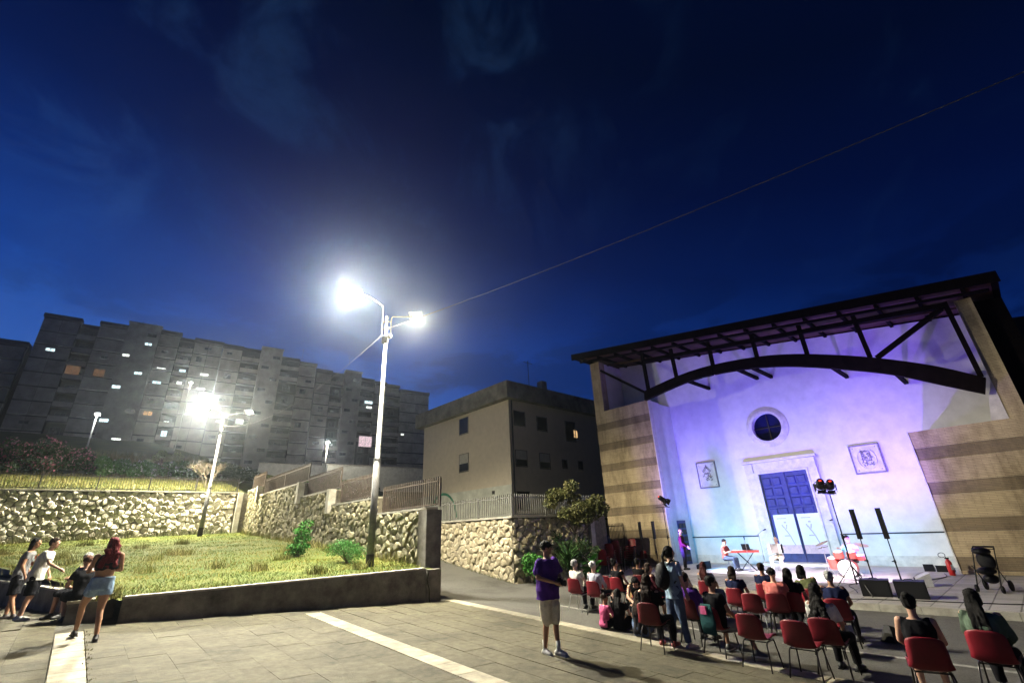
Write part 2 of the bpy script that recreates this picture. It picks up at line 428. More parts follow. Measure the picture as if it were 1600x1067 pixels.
for i in range(nq+1):
    q = -32+ (27.05)*i/nq
    for j in range(ntt+1):
        t0 = low_line(q); lawn.v.append(gpos(q, t0+(21.7-t0)*j/ntt))
for i in range(nq):
    for j in range(ntt):
        a = i*(ntt+1)+j; lawn.f.append((a, a+ntt+1, a+ntt+2, a+1)); lawn.m.append(0)
kind(obj('lawn', lawn, M_lawn, smooth=True), 'structure')
qv = [-170,-140,-110,-90,-70,-55,-45,-38,-32,-27,-22,-18,-14,-10,-7,-4.92,-4.9,-4.0,-2,0,0.02,4,8,12,18,24,32,45,70]
tv = [0,4,8,12,16,19,21.62,24,26,30,35,42,50,60,72,85,100,120,150,190]
def hp(q, t): p = QT(q, t); return (p.x, p.y, zhill(q, t))
hill = MB()
for q in qv:
    for t in tv: hill.v.append(hp(q, t))
for i in range(len(qv)-1):
    for j in range(len(tv)-1):
        qm, tm = (qv[i]+qv[i+1])/2, (tv[j]+tv[j+1])/2
        if tm < 21.62 and qm < 0.01: continue
        if qm > 6.2 and tm < 2.6: continue
        a = i*len(tv)+j; hill.f.append((a, a+len(tv), a+len(tv)+1, a+1)); hill.m.append(0)
kind(obj('hillside', hill, M_hill, smooth=True), 'structure')
# ramp between the two stone walls
rp = MB()
for q in (-4.7, -2.4, 0.0):
    for k in range(16):
        tt = -0.2+k*1.75; p = QT(q, tt); rp.v.append((p.x, p.y, gz(p.x)+max(0, .115*tt)))
for i in range(2):
    for j in range(15):
        a = i*16+j; rp.f.append((a, a+16, a+17, a+1)); rp.m.append(0)
kind(obj('ramp', rp, M_asph, smooth=True), 'structure')

# ------------------------------------------------------------------ dry stone walls
def stone_mat(name, a, b, c):
    m, t, bs = new_mat(name); MATS[name] = m
    gi = t.nodes.new('ShaderNodeNewGeometry'); co = gi; oi = t.nodes.new('ShaderNodeObjectInfo')
    r = math_node(t, 'FRACT', math_node(t, 'ADD', gi.outputs['Random Per Island'], oi.outputs['Random']))
    base = ramp(t, r, [(0.0, a), (0.35, b), (0.7, c), (0.86, tuple(x*1.25 for x in b)), (1.0, tuple(x*0.5 for x in a))])
    nz = N(t, 'ShaderNodeTexNoise', Scale=9.0, Detail=6.0, Roughness=0.7); t.links.new(gi.outputs['Position'], nz.inputs['Vector'])
    sh = ramp(t, nz.outputs['Fac'], [(0.3, (0.55,0.52,0.48)), (0.62, (1.05,1.05,1.05))])
    t.links.new(mixc(t, 1.0, base, sh, 'MULTIPLY'), bs.inputs['Base Color'])
    bp = N(t, 'ShaderNodeBump', Strength=0.7, Distance=0.03); n2 = N(t, 'ShaderNodeTexNoise', Scale=22.0, Detail=5.0); t.links.new(gi.outputs['Position'], n2.inputs['Vector'])
    t.links.new(n2.outputs['Fac'], bp.inputs['Height']); t.links.new(bp.outputs[0], bs.inputs['Normal'])
    bs.inputs['Roughness'].default_value = 0.9; return m
M_stone = stone_mat('limestone', (0.32,0.28,0.18), (0.45,0.40,0.29), (0.24,0.21,0.14))
M_stoneB = stone_mat('limestone_bright', (0.50,0.46,0.35), (0.70,0.67,0.56), (0.36,0.33,0.26))
M_stoneD = stone_mat('limestone_mossy', (0.19,0.17,0.10), (0.27,0.245,0.15), (0.13,0.125,0.07))
M_mort = mat('wall_mortar', (0.13,0.115,0.085), 0.95, 0.3, 8.0, 0.4, 40)  # even mortar tone of the wall core between the stones
def clip(poly, nx, ny, c):
    out = []
    for i in range(len(poly)):
        a, b = poly[i-1], poly[i]
        da, db = a[0]*nx+a[1]*ny-c, b[0]*nx+b[1]*ny-c
        if (da <= 0) != (db <= 0):
            k = da/(da-db); out.append((a[0]+(b[0]-a[0])*k, a[1]+(b[1]-a[1])*k))
        if db <= 0: out.append(b)
    return out
def stones(root, org, dirv, nrm, sections, cell, nmax=296, flat=0.85, m=None):
    m = m or M_stone
    """sections: (u0,u1,z0,z1); stones are cells of a jittered grid, each its own raised, rounded stone"""
    rng = random.Random(int(cell*1000)+len(sections)); out = []
    for (u0,u1,z0,z1) in sections:
        nx = max(1, int((u1-u0)/cell)); nz_ = max(1, int((z1-z0)/(cell*flat)))
        cw, ch = (u1-u0)/nx, (z1-z0)/nz_
        P = {}
        for i in range(-1, nx+1):
            for j in range(-1, nz_+1):
                P[i,j] = (u0+(i+.5+rng.uniform(-.46,.46)+(.25 if j%2 else -.25))*cw, z0+(j+.5+rng.uniform(-.46,.46))*ch)
        for i in range(nx):
            for j in range(nz_):
                c = P[i,j]; poly = [(u0,z0),(u1,z0),(u1,z1),(u0,z1)]
                for a in range(-2,3):
                    for b in range(-2,3):
                        o = P.get((i+a,j+b))
                        if not o or (a==0 and b==0): continue
                        dx, dz = o[0]-c[0], o[1]-c[1]
                        poly = clip(poly, dx, dz, (dx*(o[0]+c[0])+dz*(o[1]+c[1]))/2)
                        if len(poly) < 3: break
                    if len(poly) < 3: break
                if len(poly) < 3: continue
                out.append(poly)
    def dist(poly):
        cx = sum(p[0] for p in poly)/len(poly); return (org+dirv*cx).length
    out.sort(key=dist); rest = MB()
    for k, poly in enumerate(out):
        cx = sum(p[0] for p in poly)/len(poly); cz = sum(p[1] for p in poly)/len(poly); n = len(poly)
        bul = rng.uniform(.02,.10); tx, tz = rng.uniform(-.25,.25), rng.uniform(-.3,.3)
        rings = []
        for sc, dp in ((0.97, -0.03), (0.91, .6), (0.60, 1.0)):
            rings.append([((p[0]-cx)*sc, (p[1]-cz)*sc, dp*bul + (((p[0]-cx)*tx+(p[1]-cz)*tz)*sc if dp > 0 else 0)) for p in poly])
        vs = [v for r_ in rings for v in r_]+[(0,0,bul*1.04)]
        fs = []
        for a in range(2):
            for i in range(n): fs.append((a*n+i, a*n+(i+1)%n, (a+1)*n+(i+1)%n, (a+1)*n+i))
        for i in range(n): fs.append((2*n+i, 2*n+(i+1)%n, 3*n))
        V = [dirv*x + nrm*d + Vector((0,0,z)) for x, z, d in vs]
        ctr = org + dirv*cx + Vector((0,0,cz))
        if k < nmax:
            me = bpy.data.meshes.new('stone'); me.from_pydata(V, [], fs); me.materials.append(m)
            me.polygons.foreach_set('use_smooth', [i < n*2 for i in range(len(fs))])
            part('stone', me, root, ctr)
        else: rest.add([ctr+v for v in V], fs)
    if rest.v: kind(obj('stones', rest, m, root, fix=False), 'stuff')
def core(root, org, dirv, back, sections, th=0.45, name='wall_core', m=None):
    mb = MB()
    for (u0,u1,z0,z1) in sections:
        a, b = org+dirv*u0, org+dirv*u1
        vs = [a, b, b+back*th, a+back*th]; vs = [v+Vector((0,0,z0)) for v in vs]+[v+Vector((0,0,z1)) for v in vs]
        mb.add(vs, [(0,3,2,1),(4,5,6,7),(0,1,5,4),(1,2,6,5),(2,3,7,6),(3,0,4,7)])
    return obj(name, mb, m or M_mort, root)
# W1: far left wall; W2: stepped ramp wall; W3: terrace wall (two faces)
w1 = thing('stone_wall', 'pale rubble stone retaining wall at the far end of the lawn under a level railing', 'stone wall')
O1 = QT(-4.95-0.3, 21.6); D1 = -NN; sec1 = [(0.35, 15.5, 2.0, 5.05)]
core(w1, O1, D1, DW, [(-0.7, 17, 1.5, 5.05)]); stones(w1, O1, D1, -DW, sec1, 0.29, m=M_stoneB)
obj('corner_pilaster', MB().bar(O1+D1*0.12+Vector((0,0,2))-DW*0.06, O1+D1*0.12+Vector((0,0,5.1))-DW*0.06, 0.42, 0.3, up=NN), M_concl, w1)
obj('coping', MB().bar(O1+D1*0.0+Vector((0,0,5.09))+DW*.15, O1+D1*17+Vector((0,0,5.09))+DW*.15, 0.5, 0.08), M_concl, w1)
w2 = thing('stone_wall', 'mossy stepped rubble wall climbing along the ramp under five railing panels', 'stone wall')
O2 = Vector((-2.4,14.85,0)); sec2 = [(0.9,4.37,0.8,2.70),(4.37,8.95,1.0,3.30),(8.95,13.2,1.3,3.97),(13.2,21.0,1.6,4.70),(21.0,24.0,2.2,5.22)]
core(w2, O2, DW, NN, sec2, 0.4); stones(w2, O2, DW, -NN, sec2, 0.27, m=M_stoneD)
capm = MB()
for (u0,u1,z0,z1) in sec2:
    a = O2+DW*u0+NN*0.18+Vector((0,0,z1+0.03)); b = O2+DW*u1+NN*0.18+Vector((0,0,z1+0.03)); capm.bar(a, b, 0.46, 0.06)
obj('coping', capm, M_concl, w2)
for u, z0, z1 in ((8.98,3.0,4.03),(13.25,3.7,4.75),(21.05,4.3,5.28)):
    obj('pier', MB().bar(O2+DW*u-NN*0.05+Vector((0,0,z0)), O2+DW*u-NN*0.05+Vector((0,0,z1)), 0.32, 0.30, up=DW), M_concl, w2)
pl = O2+DW*0.85+NN*0.08
tag(obj('concrete_pillar', MB().box(-0.28,0.28,-0.25,0.25,0,2.62), M_conc, None, loc=(pl.x, pl.y, 0.05), rotz=A_W), 'tall dark weathered concrete pillar ending the stepped stone wall', 'pillar')
w3 = thing('stone_wall', 'pale rubble stone terrace wall at the foot of the ramp, one face in violet shade', 'stone wall')
O3 = P3.copy(); core(w3, O3, DW, NN, [(0,14,-0.4,2.42)], 0.4)
core(w3, O3+DW*0.002, NN, DW, [(0.402,6.2,-0.4,2.418)], 0.4)
stones(w3, O3, DW, -NN, [(0.02,9.5,-0.1,2.4)], 0.27, 230)
w3b = thing('stone_wall', 'violet lit rubble stone wall behind the shrubs beside the church', 'stone wall')
stones(w3b, O3, NN, -DW, [(0.02,4.8,-0.25,2.4)], 0.27, 200)
obj('end_pier', MB().bar(O3+NN*4.9-DW*.05+Vector((0,0,-.3)), O3+NN*4.9-DW*.05+Vector((0,0,2.45)), 0.35, 0.3, up=NN), M_concl, w3b)
obj('coping', MB().bar(O3+DW*-0.1+NN*.15+Vector((0,0,2.45)), O3+DW*14+NN*.15+Vector((0,0,2.45)), 0.5, 0.06), M_concl, w3)
obj('coping', MB().bar(O3+NN*0.42+DW*.15+Vector((0,0,2.45)), O3+NN*6.1+DW*.15+Vector((0,0,2.45)), 0.5, 0.06), M_concl, w3b)
# low concrete wall of the lawn
lw = thing('low_wall', 'low dark concrete wall with pale coping and a crack between paving and lawn', 'low wall')
La, Lb = Vector((-8.5,10.72,0)), Vector((-2.42,14.86,0))
def zt(x): return 1.0
def slabwall(a, b, za, zb, ta, tb, th, m, name, root, over=0.0, nrmside=1):
    d = (b-a).normalized(); nr = Vector((-d.y, d.x, 0))*nrmside
    vs = [a-nr*over, b-nr*over, b+nr*(th+over), a+nr*(th+over)]
    z0 = (za, zb, zb, za); z1 = (ta, tb, tb, ta)
    mb = MB().add([v+Vector((0,0,z0[i])) for i, v in enumerate(vs)]+[v+Vector((0,0,z1[i])) for i, v in enumerate(vs)],
                  [(0,3,2,1),(4,5,6,7),(0,1,5,4),(1,2,6,5),(2,3,7,6),(3,0,4,7)])
    return obj(name, mb, m, root)
Lc = La.lerp(Lb, 0.935)
slabwall(La, Lc, 0.2, -0.1, 0.96, 1.0, 0.24, M_conc, 'wall_panel', lw)
slabwall(La.lerp(Lb,.941), Lb, -0.1, -0.1, 0.99, 0.99, 0.24, M_conc, 'wall_panel', lw)
slabwall(La, Lc, 0.962, 1.002, 1.005, 1.045, 0.24, M_concl, 'coping', lw, 0.02)
rj = random.Random(3); crack = MB(); pts = []
cx = La.lerp(Lb, 0.938)
for k in range(9): pts.append(cx+Vector((rj.uniform(-.03,.03)+(0.12-k*.012), -0.012, 0.05+k*0.118)))
crack.tube(pts, 0.014, 5); obj('crack', crack, mat('crack_moss', (0.03,0.035,0.012), 1.0), lw)
lw2 = thing('low_wall', 'low rough stone-topped seat wall on the far left where people sit', 'low wall')
Ls, Le = Vector((-9.35,11.1,0)), Vector((-17.5,16.0,0))
slabwall(Ls, Le, 0.3, 0.3, 0.98, 1.22, 0.35, M_conc, 'wall_panel', lw2, 0, -1)
slabwall(Ls, Le, 0.983, 1.223, 1.03, 1.27, 0.35, M_concl, 'coping', lw2, 0.02, -1)
stb = Vector((-9.25,10.55,0)); obj('wall_end', MB().box(-0.3,0.3,-0.35,0.35,0.35,0.93), M_conc, lw2, loc=(-9.45,10.95,0), rotz=A_W)
obj('cap_stone', MB().box(-0.33,0.33,-0.38,0.38,0.932,0.985), M_white, lw2, loc=(-9.45,10.95,0), rotz=A_W)

# ------------------------------------------------------------------ railings
M_iron = mat('iron_brown', (0.085,0.065,0.05), 0.6, 0.25, 8.0, metal=0.3)
M_irond = mat('iron_dark', (0.035,0.032,0.03), 0.5, 0.2, 8.0, metal=0.4)
def railing(label, org, dirv, length, zb, h, m, step=0.125, barw=0.03, lift=0.0, posts=2.2, group=None, spike=0.06):
    ang = atan2(dirv.y, dirv.x)
    r = thing('railing', label, 'railing', (org.x, org.y, zb), ang, group)
    obj('rail', MB().box(0, length, -0.012, 0.012, h-0.10, h-0.06), m, r); obj('rail', MB().box(0, length, -0.012, 0.012, 0.06, 0.10), m, r)
    bme = MB().box(-barw/2, barw/2, -0.013-0.004, 0.017, 0.04, h+spike).mesh('bar'); bme.materials.append(m)
    n = int(length/step)
    for i in range(n+1): part('bar', bme, r, (i*length/n, 0, 0))
    pme = MB().box(-0.03, 0.03, -0.03, 0.032, 0, h).mesh('post'); pme.materials.append(m)
    k = max(1, round(length/posts))
    for i in range(k+1): part('post', pme, r, (i*length/k+0.01, 0.0, 0))
    return r
railing('long level dark railing on top of the far pale stone wall', O1+D1*0.3+DW*.1, D1, 14.5, 5.13, 0.85, M_irond, 0.125, 0.018, posts=2.4)
gp = 'stepped railing panels along the ramp'
for lab, u0, u1, zb, h in (('nearest and lowest brown railing panel beside the concrete pillar',0.45,4.32,2.76,0.88),
                        ('second brown railing panel up the ramp, just behind the tall lamp post',4.95,8.42,3.38,0.9),
                        ('middle rusty railing panel on the stepped wall between two short piers',8.6,12.7,4.03,0.92),
                        ('fourth long dark railing panel up the stepped wall',12.85,20.7,4.76,0.92),
                        ('highest and farthest short railing panel at the far corner',21.0,23.8,5.28,0.9)):
    railing(lab, O2+DW*u0+NN*0.2, DW, u1-u0, zb, h, M_iron, 0.13, 0.03, posts=4, group=gp)
railing('grey railing on the terrace wall in front of the plain house', O3+NN*.2+DW*.2, DW, 9.0, 2.48, 0.84, mat('iron_grey',(0.13,0.13,0.12),0.5,metal=0.3), 0.13, 0.022)
railing('dim grey railing on the terrace wall above the shrubs', O3+NN*.25+DW*.2, NN, 5.9, 2.48, 0.84, MATS['iron_grey'], 0.13, 0.022)
railing('narrow barred gate in the dark alley beside the church', QT(6.3,1.6,0), NN, 3.6, -0.1, 2.1, M_iron, 0.13, 0.025)
# ================================================================== BUILDINGS
def pc(name, col, **k): return mat(name, col, **k)
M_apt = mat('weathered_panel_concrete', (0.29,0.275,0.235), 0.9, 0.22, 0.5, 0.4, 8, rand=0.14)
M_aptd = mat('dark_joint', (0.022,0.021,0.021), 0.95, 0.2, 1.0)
M_glassd = mat('dark_window', (0.012,0.014,0.018), 0.15, 0.1, 1.0, spec=0.5)
M_frame = mat('window_frame', (0.12,0.12,0.115), 0.6)
E_cyan = emat('window_cool', (0.75,0.95,1.0), 1.9, 0.5); E_warm = emat('window_warm', (1.0,0.62,0.28), 1.0, 0.5)
E_white = emat('window_white', (0.95,1.0,0.92), 2.2, 0.5); E_dim = emat('window_dim', (1.0,0.5,0.2), 0.16, 0.6); E_pink = emat('window_pink', (1.0,0.74,0.8), 1.0, 0.5)
A_AP = atan2(0.588, 0.809)             # direction az 54 deg: (sin54, cos54)
APO = Vector((-100.17, 85.0, 0))
apt = thing('apartment_block', 'long eight storey panel-built apartment block with stair towers on the hill', 'apartment block', APO, atan2(cos(radians(54)), sin(radians(54))))
# local x along the facade (to the right), local -y towards the viewer
bays = [(0,5.85,'p',48.5),(5.9,9.05,'l',47.7),(9.1,13.95,'p',48.7),(14,20,'t',50.0),(20.05,24,'p',49.0),(24.05,26.95,'l',48.2),(27,32.9,'p',48.3),(33,37.35,'p',48.0),
        (37.4,41.55,'l',48.2),(41.6,46.65,'t',49.2),(46.7,51.25,'l',47.4),(51.3,55.6,'p',46.4),(55.95,59.95,'p',45.1),(60,63.45,'l',45.0),(63.5,68.15,'t',46.2),
        (68.2,72.45,'l',44.7),(72.5,75.95,'p',43.9),(76,80.55,'l',43.9),(80.6,90,'p',42.5)]
ZB = 13.0; FLH = 3.02
lit = {}
wl = [(79,547,'c',1.7,.75),(232,540,'c',1.5,.7),(197,557,'w',1.5,.7),(216,585,'c',1.6,.7),(182,606,'c',1.7,.8),(252,576,'w',2.0,.35),(245,598,'c',1.9,.7),(285,580,'c',1.5,.7),
      (280,599,'w',1.2,.8),(319,586,'w',2.0,.6),(313,608,'w',2.0,.6),(231,646,'m',1.9,1.1),(163,658,'c',1.8,.8),(182,687,'w',1.9,.5),(256,678,'c',1.3,1.5),(260,659,'w',1.2,.3),
      (344,659,'w',2.2,.55),(374,659,'w',1.9,1.3),(155,583,'d',1.8,1.9),(114,579,'d',2.2,2.2),(575,629,'c',2.8,.9),(576,637,'w',1.9,.7),(570,690,'k',3.6,3.4),(628,679,'w',1.2,.6),(625,735,'m',2.0,1.1),(352,678,'k',.1,.1)]
def ap_at(px, py):
    d = _F + _R*((px-800)/700.0) - _U*((py-533.5)/700.0)
    n = Vector((cos(radians(54)), -sin(radians(54)), 0)); t = (APO-Vector((0,0,1.95))).dot(n)/d.dot(n)
    p = Vector((0,0,1.95))+d*t; return (p-APO).dot(Vector((sin(radians(54)), cos(radians(54)), 0))), p.z
EM = {'c':E_cyan,'w':E_white,'m':E_warm,'d':E_dim,'k':E_pink}
litpos = []
for px, py, k, w, h in wl[:-1]:
    u, z = ap_at(px, py); litpos.append((u, z, k, w*(1 if k in 'kd' else .82), h*.85))
def window(root, x, y, z, w, h, m, fm=None, sill=False, lattice=False):
    """window: recessed-looking pane with its own frame, standing out from wall face y (towards -y)"""
    f = MB()
    for (a,b,c,d) in ((x-w/2-.07,x+w/2+.07,z-h/2-.07,z-h/2),(x-w/2-.07,x+w/2+.07,z+h/2,z+h/2+.07),(x-w/2-.07,x-w/2,z-h/2,z+h/2),(x+w/2,x+w/2+.07,z-h/2,z+h/2)):
        f.box(a,b,y-.07,y+.02,c,d)
    if w > 0.9: f.box(x-.03,x+.03,y-.05,y+.02,z-h/2,z+h/2)
    fo = obj('window', f, fm or M_frame, root, fix=False)
    obj('pane', MB().box(x-w/2, x+w/2, y-.03, y+.02, z-h/2, z+h/2), m, fo, fix=False)
    return fo
rng = random.Random(11)
for (x0,x1,ty,top) in bays:
    depth = {'p':0.0,'l':1.1,'t':-0.9}[ty]
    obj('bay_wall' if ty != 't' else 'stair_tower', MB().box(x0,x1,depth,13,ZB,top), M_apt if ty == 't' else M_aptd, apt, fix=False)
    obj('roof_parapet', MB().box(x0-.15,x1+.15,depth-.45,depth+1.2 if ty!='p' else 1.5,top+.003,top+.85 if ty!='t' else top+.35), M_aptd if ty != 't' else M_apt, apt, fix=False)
    nfl = int((top-ZB-1.0)/FLH)
    for k in range(nfl):
        z1 = top-0.28-k*FLH; z0 = z1-FLH+0.34
        if ty == 'p':
            cols = [(x0+.05,(x0+x1)/2-.04),((x0+x1)/2+.04,x1-.05)] if x1-x0 > 5.5 else [(x0+.05,x1-.05)]
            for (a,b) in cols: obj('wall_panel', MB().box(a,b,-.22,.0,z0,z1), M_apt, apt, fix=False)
            has = any(x0-.2 < u < x1+.2 and z0-.4 < z < z1+.4 for u,z,*_ in litpos)
            if not has and rng.random() < .42:
                window(apt, rng.choice([x0+1.6, x1-1.6, (x0+x1)/2]), -.24, (z0+z1)/2+.1, rng.choice([1.1,1.4]), rng.choice([.6,1.2]), M_glassd)
        elif ty == 'l':
            obj('balcony_slab', MB().box(x0+.02,x1-.02,-.35,1.09,z0-.34,z0-.12), M_aptd, apt, fix=False)
            if rng.random() < .8: obj('balcony_parapet', MB().box(x0+.05,x1-.05,-.3,-.12,z0-.115,z0+.95), M_apt, apt, fix=False)
            window(apt, (x0+x1)/2, 1.08, z0+1.1, 1.6, 1.5, M_glassd)
        else:
            if k > 0 and k % 2 == 1: 
                pass
            if not any(x0-.2 < u < x1+.2 and z0-.6 < z < z1+.6 for u,z,*_ in litpos):
                window(apt, x0+ (1.4 if k % 2 else x1-x0-1.4), -.92, z0+.7, 1.6, .7, M_glassd)
for u,z,k,w,h in litpos:
    ty = next((b[2] for b in bays if b[0]-.3 <= u <= b[1]+.3), 'p')
    y = {'p':-.25,'l':-.36,'t':-.92}[ty]
    window(apt, u, y, z, w, h, EM[k])
# antennas and roof boxes
for u in (16,18.5,43,52,65):
    obj('antenna', MB().bar((u,2,49),(u,2,52.0),.06).bar((u-.5,2,51.5),(u+.6,2,51.5),.05), M_irond, apt, fix=False)
apl = thing('apartment_block', 'dark lower apartment block at the far left edge behind the long block', 'apartment block', APO, apt.rotation_euler.z)
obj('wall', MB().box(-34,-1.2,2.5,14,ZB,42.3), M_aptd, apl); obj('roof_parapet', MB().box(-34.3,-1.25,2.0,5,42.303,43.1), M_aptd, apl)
for k in range(8):
    for i in range(6):
        x0 = -6.4-i*5.4; obj('wall_panel', MB().box(x0,x0+4.9,2.3,2.49,39.2-k*3.0,41.8-k*3.0), MATS['weathered_panel_concrete'], apl, fix=False)
# low garages / garden walls at its foot
M_garw = mat('pale_plaster', (0.42,0.42,0.38), 0.85, 0.15, 2.0)
for (px,py,Y,w,h,lab) in ((443,732,84,14,2.2,'low pale garage wall under the long apartment block'),(518,727,88,9,2.4,'small pale hut wall beside the path lamp'),(575,748,80,18,2.0,'dim low boundary wall at the right foot of the apartment block')):
    az = (px-800)/758.0; x = az*Y
    g_ = thing('garden_wall', lab, 'wall', (x, Y, 12.4 if px<570 else 11.0), atan2(.588,.809))
    obj('wall', MB().box(-w/2,w/2,-.2,.2,-2,h), M_garw, g_); obj('coping', MB().box(-w/2-.1,w/2+.1,-.3,.3,h+.003,h+.15), M_concl, g_)

# ---- plain house behind the terrace
M_house = mat('beige_render', (0.56,0.49,0.39), 0.9, 0.05, 2.5, 0.4, 30); M_housew = mat('white_lime', (0.55,0.56,0.50), 0.9, 0.15, 1.2)
M_attic = mat('attic_concrete', (0.20,0.185,0.16), 0.9, 0.3, 1.0, 0.3, 20)
M_shut = mat('roller_shutter', (0.42,0.40,0.35), 0.7, 0.1, 3.0)
BO = Vector((-0.51, 34.0, 0)); hs_ = thing('house', 'plain beige three storey house with flat overhanging roof band behind the terrace', 'house', BO, A_CH+0)
# local x: NN direction is local y here -> left face runs along -x?  frame: x=(.682,-.731), y=(.731,.682)
# left face (seen pale) lies at y=0 and runs to x=-12.2 ; right face lies at x=0 and runs to y=16
obj('wall', MB().box(-12.2, 0, 0, 16, 1.2, 11.35), M_house, hs_)
obj('white_plinth', MB().box(-12.2, 0.0, -0.02, 0, 1.2, 5.03), M_housew, hs_)
obj('roof_band', MB().box(-12.9, 0.55, -0.6, 16.6, 11.353, 12.7), M_attic, hs_)
obj('drain_pipe', MB().tube([(0.08,0.25,11.3),(0.08,0.25,7.6),(0.06,0.2,3)],0.06,6), M_irond, hs_)
obj('chimney', MB().box(-1.2,-0.6,4.6,5.2,12.703,13.9), M_attic, hs_); obj('antenna', MB().bar((-0.6,3,12.7),(-0.6,3,15.4),.04).bar((-0.6,2.5,15.2),(-0.6,3.5,15.2),.04), M_irond, hs_)
def hwin_left(x, z, w, h, half):
    f = obj('window', MB().box(x-w/2-.06,x+w/2+.06,-.05,.0,z-h/2-.1,z-h/2-.02).box(x-w/2-.08,x-w/2,-.03,0,z-h/2,z+h/2).box(x+w/2,x+w/2+.08,-.03,0,z-h/2,z+h/2).box(x-w/2-.08,x+w/2+.08,-.03,0,z+h/2,z+h/2+.06), M_attic, hs_, fix=False)
    obj('pane', MB().box(x-w/2,x+w/2,-.012,.0,z-h/2,z+h/2), M_glassd, f, fix=False)
    if half:
        sb = MB()
        for k in range(9): sb.box(x-w/2,x+w/2,-.028,-.013,z+h/2-(k+1)*h*.062+.008,z+h/2-k*h*.062)
        obj('shutter', sb, M_shut, f, fix=False)
hwin_left(-5.82, 10.38, 1.2, 1.3, False); hwin_left(-5.8, 7.3, 1.2, 1.35, True)
def hwin_right(y, z, w, h, m, half=False):
    f = obj('window', MB().box(0,.05,y-w/2-.06,y+w/2+.06,z-h/2-.1,z-h/2-.02).box(0,.03,y-w/2-.08,y-w/2,z-h/2,z+h/2).box(0,.03,y+w/2,y+w/2+.08,z-h/2,z+h/2).box(0,.03,y-w/2-.08,y+w/2+.08,z+h/2,z+h/2+.06), M_attic, hs_, fix=False)
    obj('pane', MB().box(0,.012,y-w/2,y+w/2,z-h/2,z+h/2), m, f, fix=False)
    if half: obj('shutter', MB().box(.013,.028,y-w/2,y+w/2,z-.1,z+h/2), M_shut, f, fix=False)
hwin_right(1.1,10.0,1.1,1.05,M_glassd); hwin_right(3.6,9.85,1.1,1.05,M_glassd); hwin_right(7.1,9.6,1.2,1.6,M_glassd); hwin_right(7.75,9.43,.5,.62,E_warm)
hwin_right(1.1,6.95,1.1,1.1,M_glassd,True); hwin_right(3.65,6.9,1.1,1.1,M_glassd,True); hwin_right(1.1,3.9,1.2,1.2,M_glassd); hwin_right(6.0,6.8,.5,.6,M_glassd); hwin_right(8.0,6.8,.5,.6,M_glassd)
hwin_right(11.5,9.6,1.2,1.2,M_glassd); hwin_right(11.5,6.8,1.2,1.2,M_glassd)
# painted green arch mural on the plinth
ar = MB(); R0, R1 = 2.05, 1.85
for k in range(16):
    a0, a1 = pi*k/16, pi*(k+1)/16
    ar.add([(-8.8+R0*cos(a0),-.026,3.1+R0*sin(a0)),(-8.8+R1*cos(a0),-.026,3.1+R1*sin(a0)),(-8.8+R1*cos(a1),-.026,3.1+R1*sin(a1)),(-8.8+R0*cos(a1),-.026,3.1+R0*sin(a1))],[(0,1,2,3)])
obj('painted_arch', ar, mat('mural_green',(0.06,0.25,0.16),0.8,0.3,3.0), hs_, fix=False)
obj('wall_vent', MB().box(-2.2,-1.9,-.05,-.021,4.5,4.75), M_irond, hs_)

# ================================================================== CHURCH
M_plast = mat('white_plaster', (0.66,0.65,0.63), 0.85, 0.07, 1.6, 0.35, 30)
M_wood = mat('dark_timber', (0.006,0.004,0.004), 0.8, 0.3, 4.0, 0.3, 30, spec=0.04)
M_ceil = mat('roof_boards', (0.07,0.032,0.022), 0.7, 0.25, 3.0, 0.3, 12)
M_trav = mat('pale_stone_trim', (0.60,0.57,0.52), 0.75, 0.12, 4.0, 0.2, 30)
def course(name, c1, c2, mort, bw=0.42, rh=0.055):
    m, t, b = new_mat(name); MATS[name] = m
    co = t.nodes.new('ShaderNodeTexCoord'); mp = N(t, 'ShaderNodeMapping'); mp.inputs['Rotation'].default_value = (pi/2, 0, 0)
    t.links.new(co.outputs['Object'], mp.inputs[0])
    br = N(t, 'ShaderNodeTexBrick', Scale=1.0); br.inputs['Brick Width'].default_value = bw; br.inputs['Row Height'].default_value = rh
    br.inputs['Mortar Size'].default_value = 0.005; br.inputs['Color1'].default_value = (*c1,1); br.inputs['Color2'].default_value = (*c2,1); br.inputs['Mortar'].default_value = (*mort,1)
    t.links.new(mp.outputs[0], br.inputs['Vector'])
    g_ = t.nodes.new('ShaderNodeNewGeometry'); nz = N(t, 'ShaderNodeTexNoise', Scale=0.9, Detail=9.0, Roughness=0.72); mm = N(t, 'ShaderNodeMapping'); mm.inputs['Scale'].default_value = (1.6,1.6,0.5); t.links.new(g_.outputs['Position'], mm.inputs[0]); t.links.new(mm.outputs[0], nz.inputs['Vector'])
    st = ramp(t, nz.outputs['Fac'], [(0.36,(0.55,0.53,0.49)),(0.56,(1.03,1.02,1.0))])
    t.links.new(mixc(t, 1.0, br.outputs['Color'], st, 'MULTIPLY'), b.inputs['Base Color'])
    bp = N(t, 'ShaderNodeBump', Strength=0.5, Distance=0.01); bp.invert = True; t.links.new(br.outputs['Fac'], bp.inputs['Height']); t.links.new(bp.outputs[0], b.inputs['Normal'])
    b.inputs['Roughness'].default_value = 0.8; return m
M_bl = course('split_tile_light', (0.50,0.40,0.25), (0.42,0.335,0.21), (0.24,0.19,0.12))
M_bd = course('split_tile_dark', (0.25,0.19,0.115), (0.20,0.155,0.10), (0.12,0.095,0.06))
ch = thing('church', 'modern church front with violet lit niche, striped stone wings and timber truss canopy', 'church', CHO, A_CH)
D = 2.5; z0 = -0.25
def zz(z): return z+0.13                    # heights were measured from the world zero, the church stands at -0.13
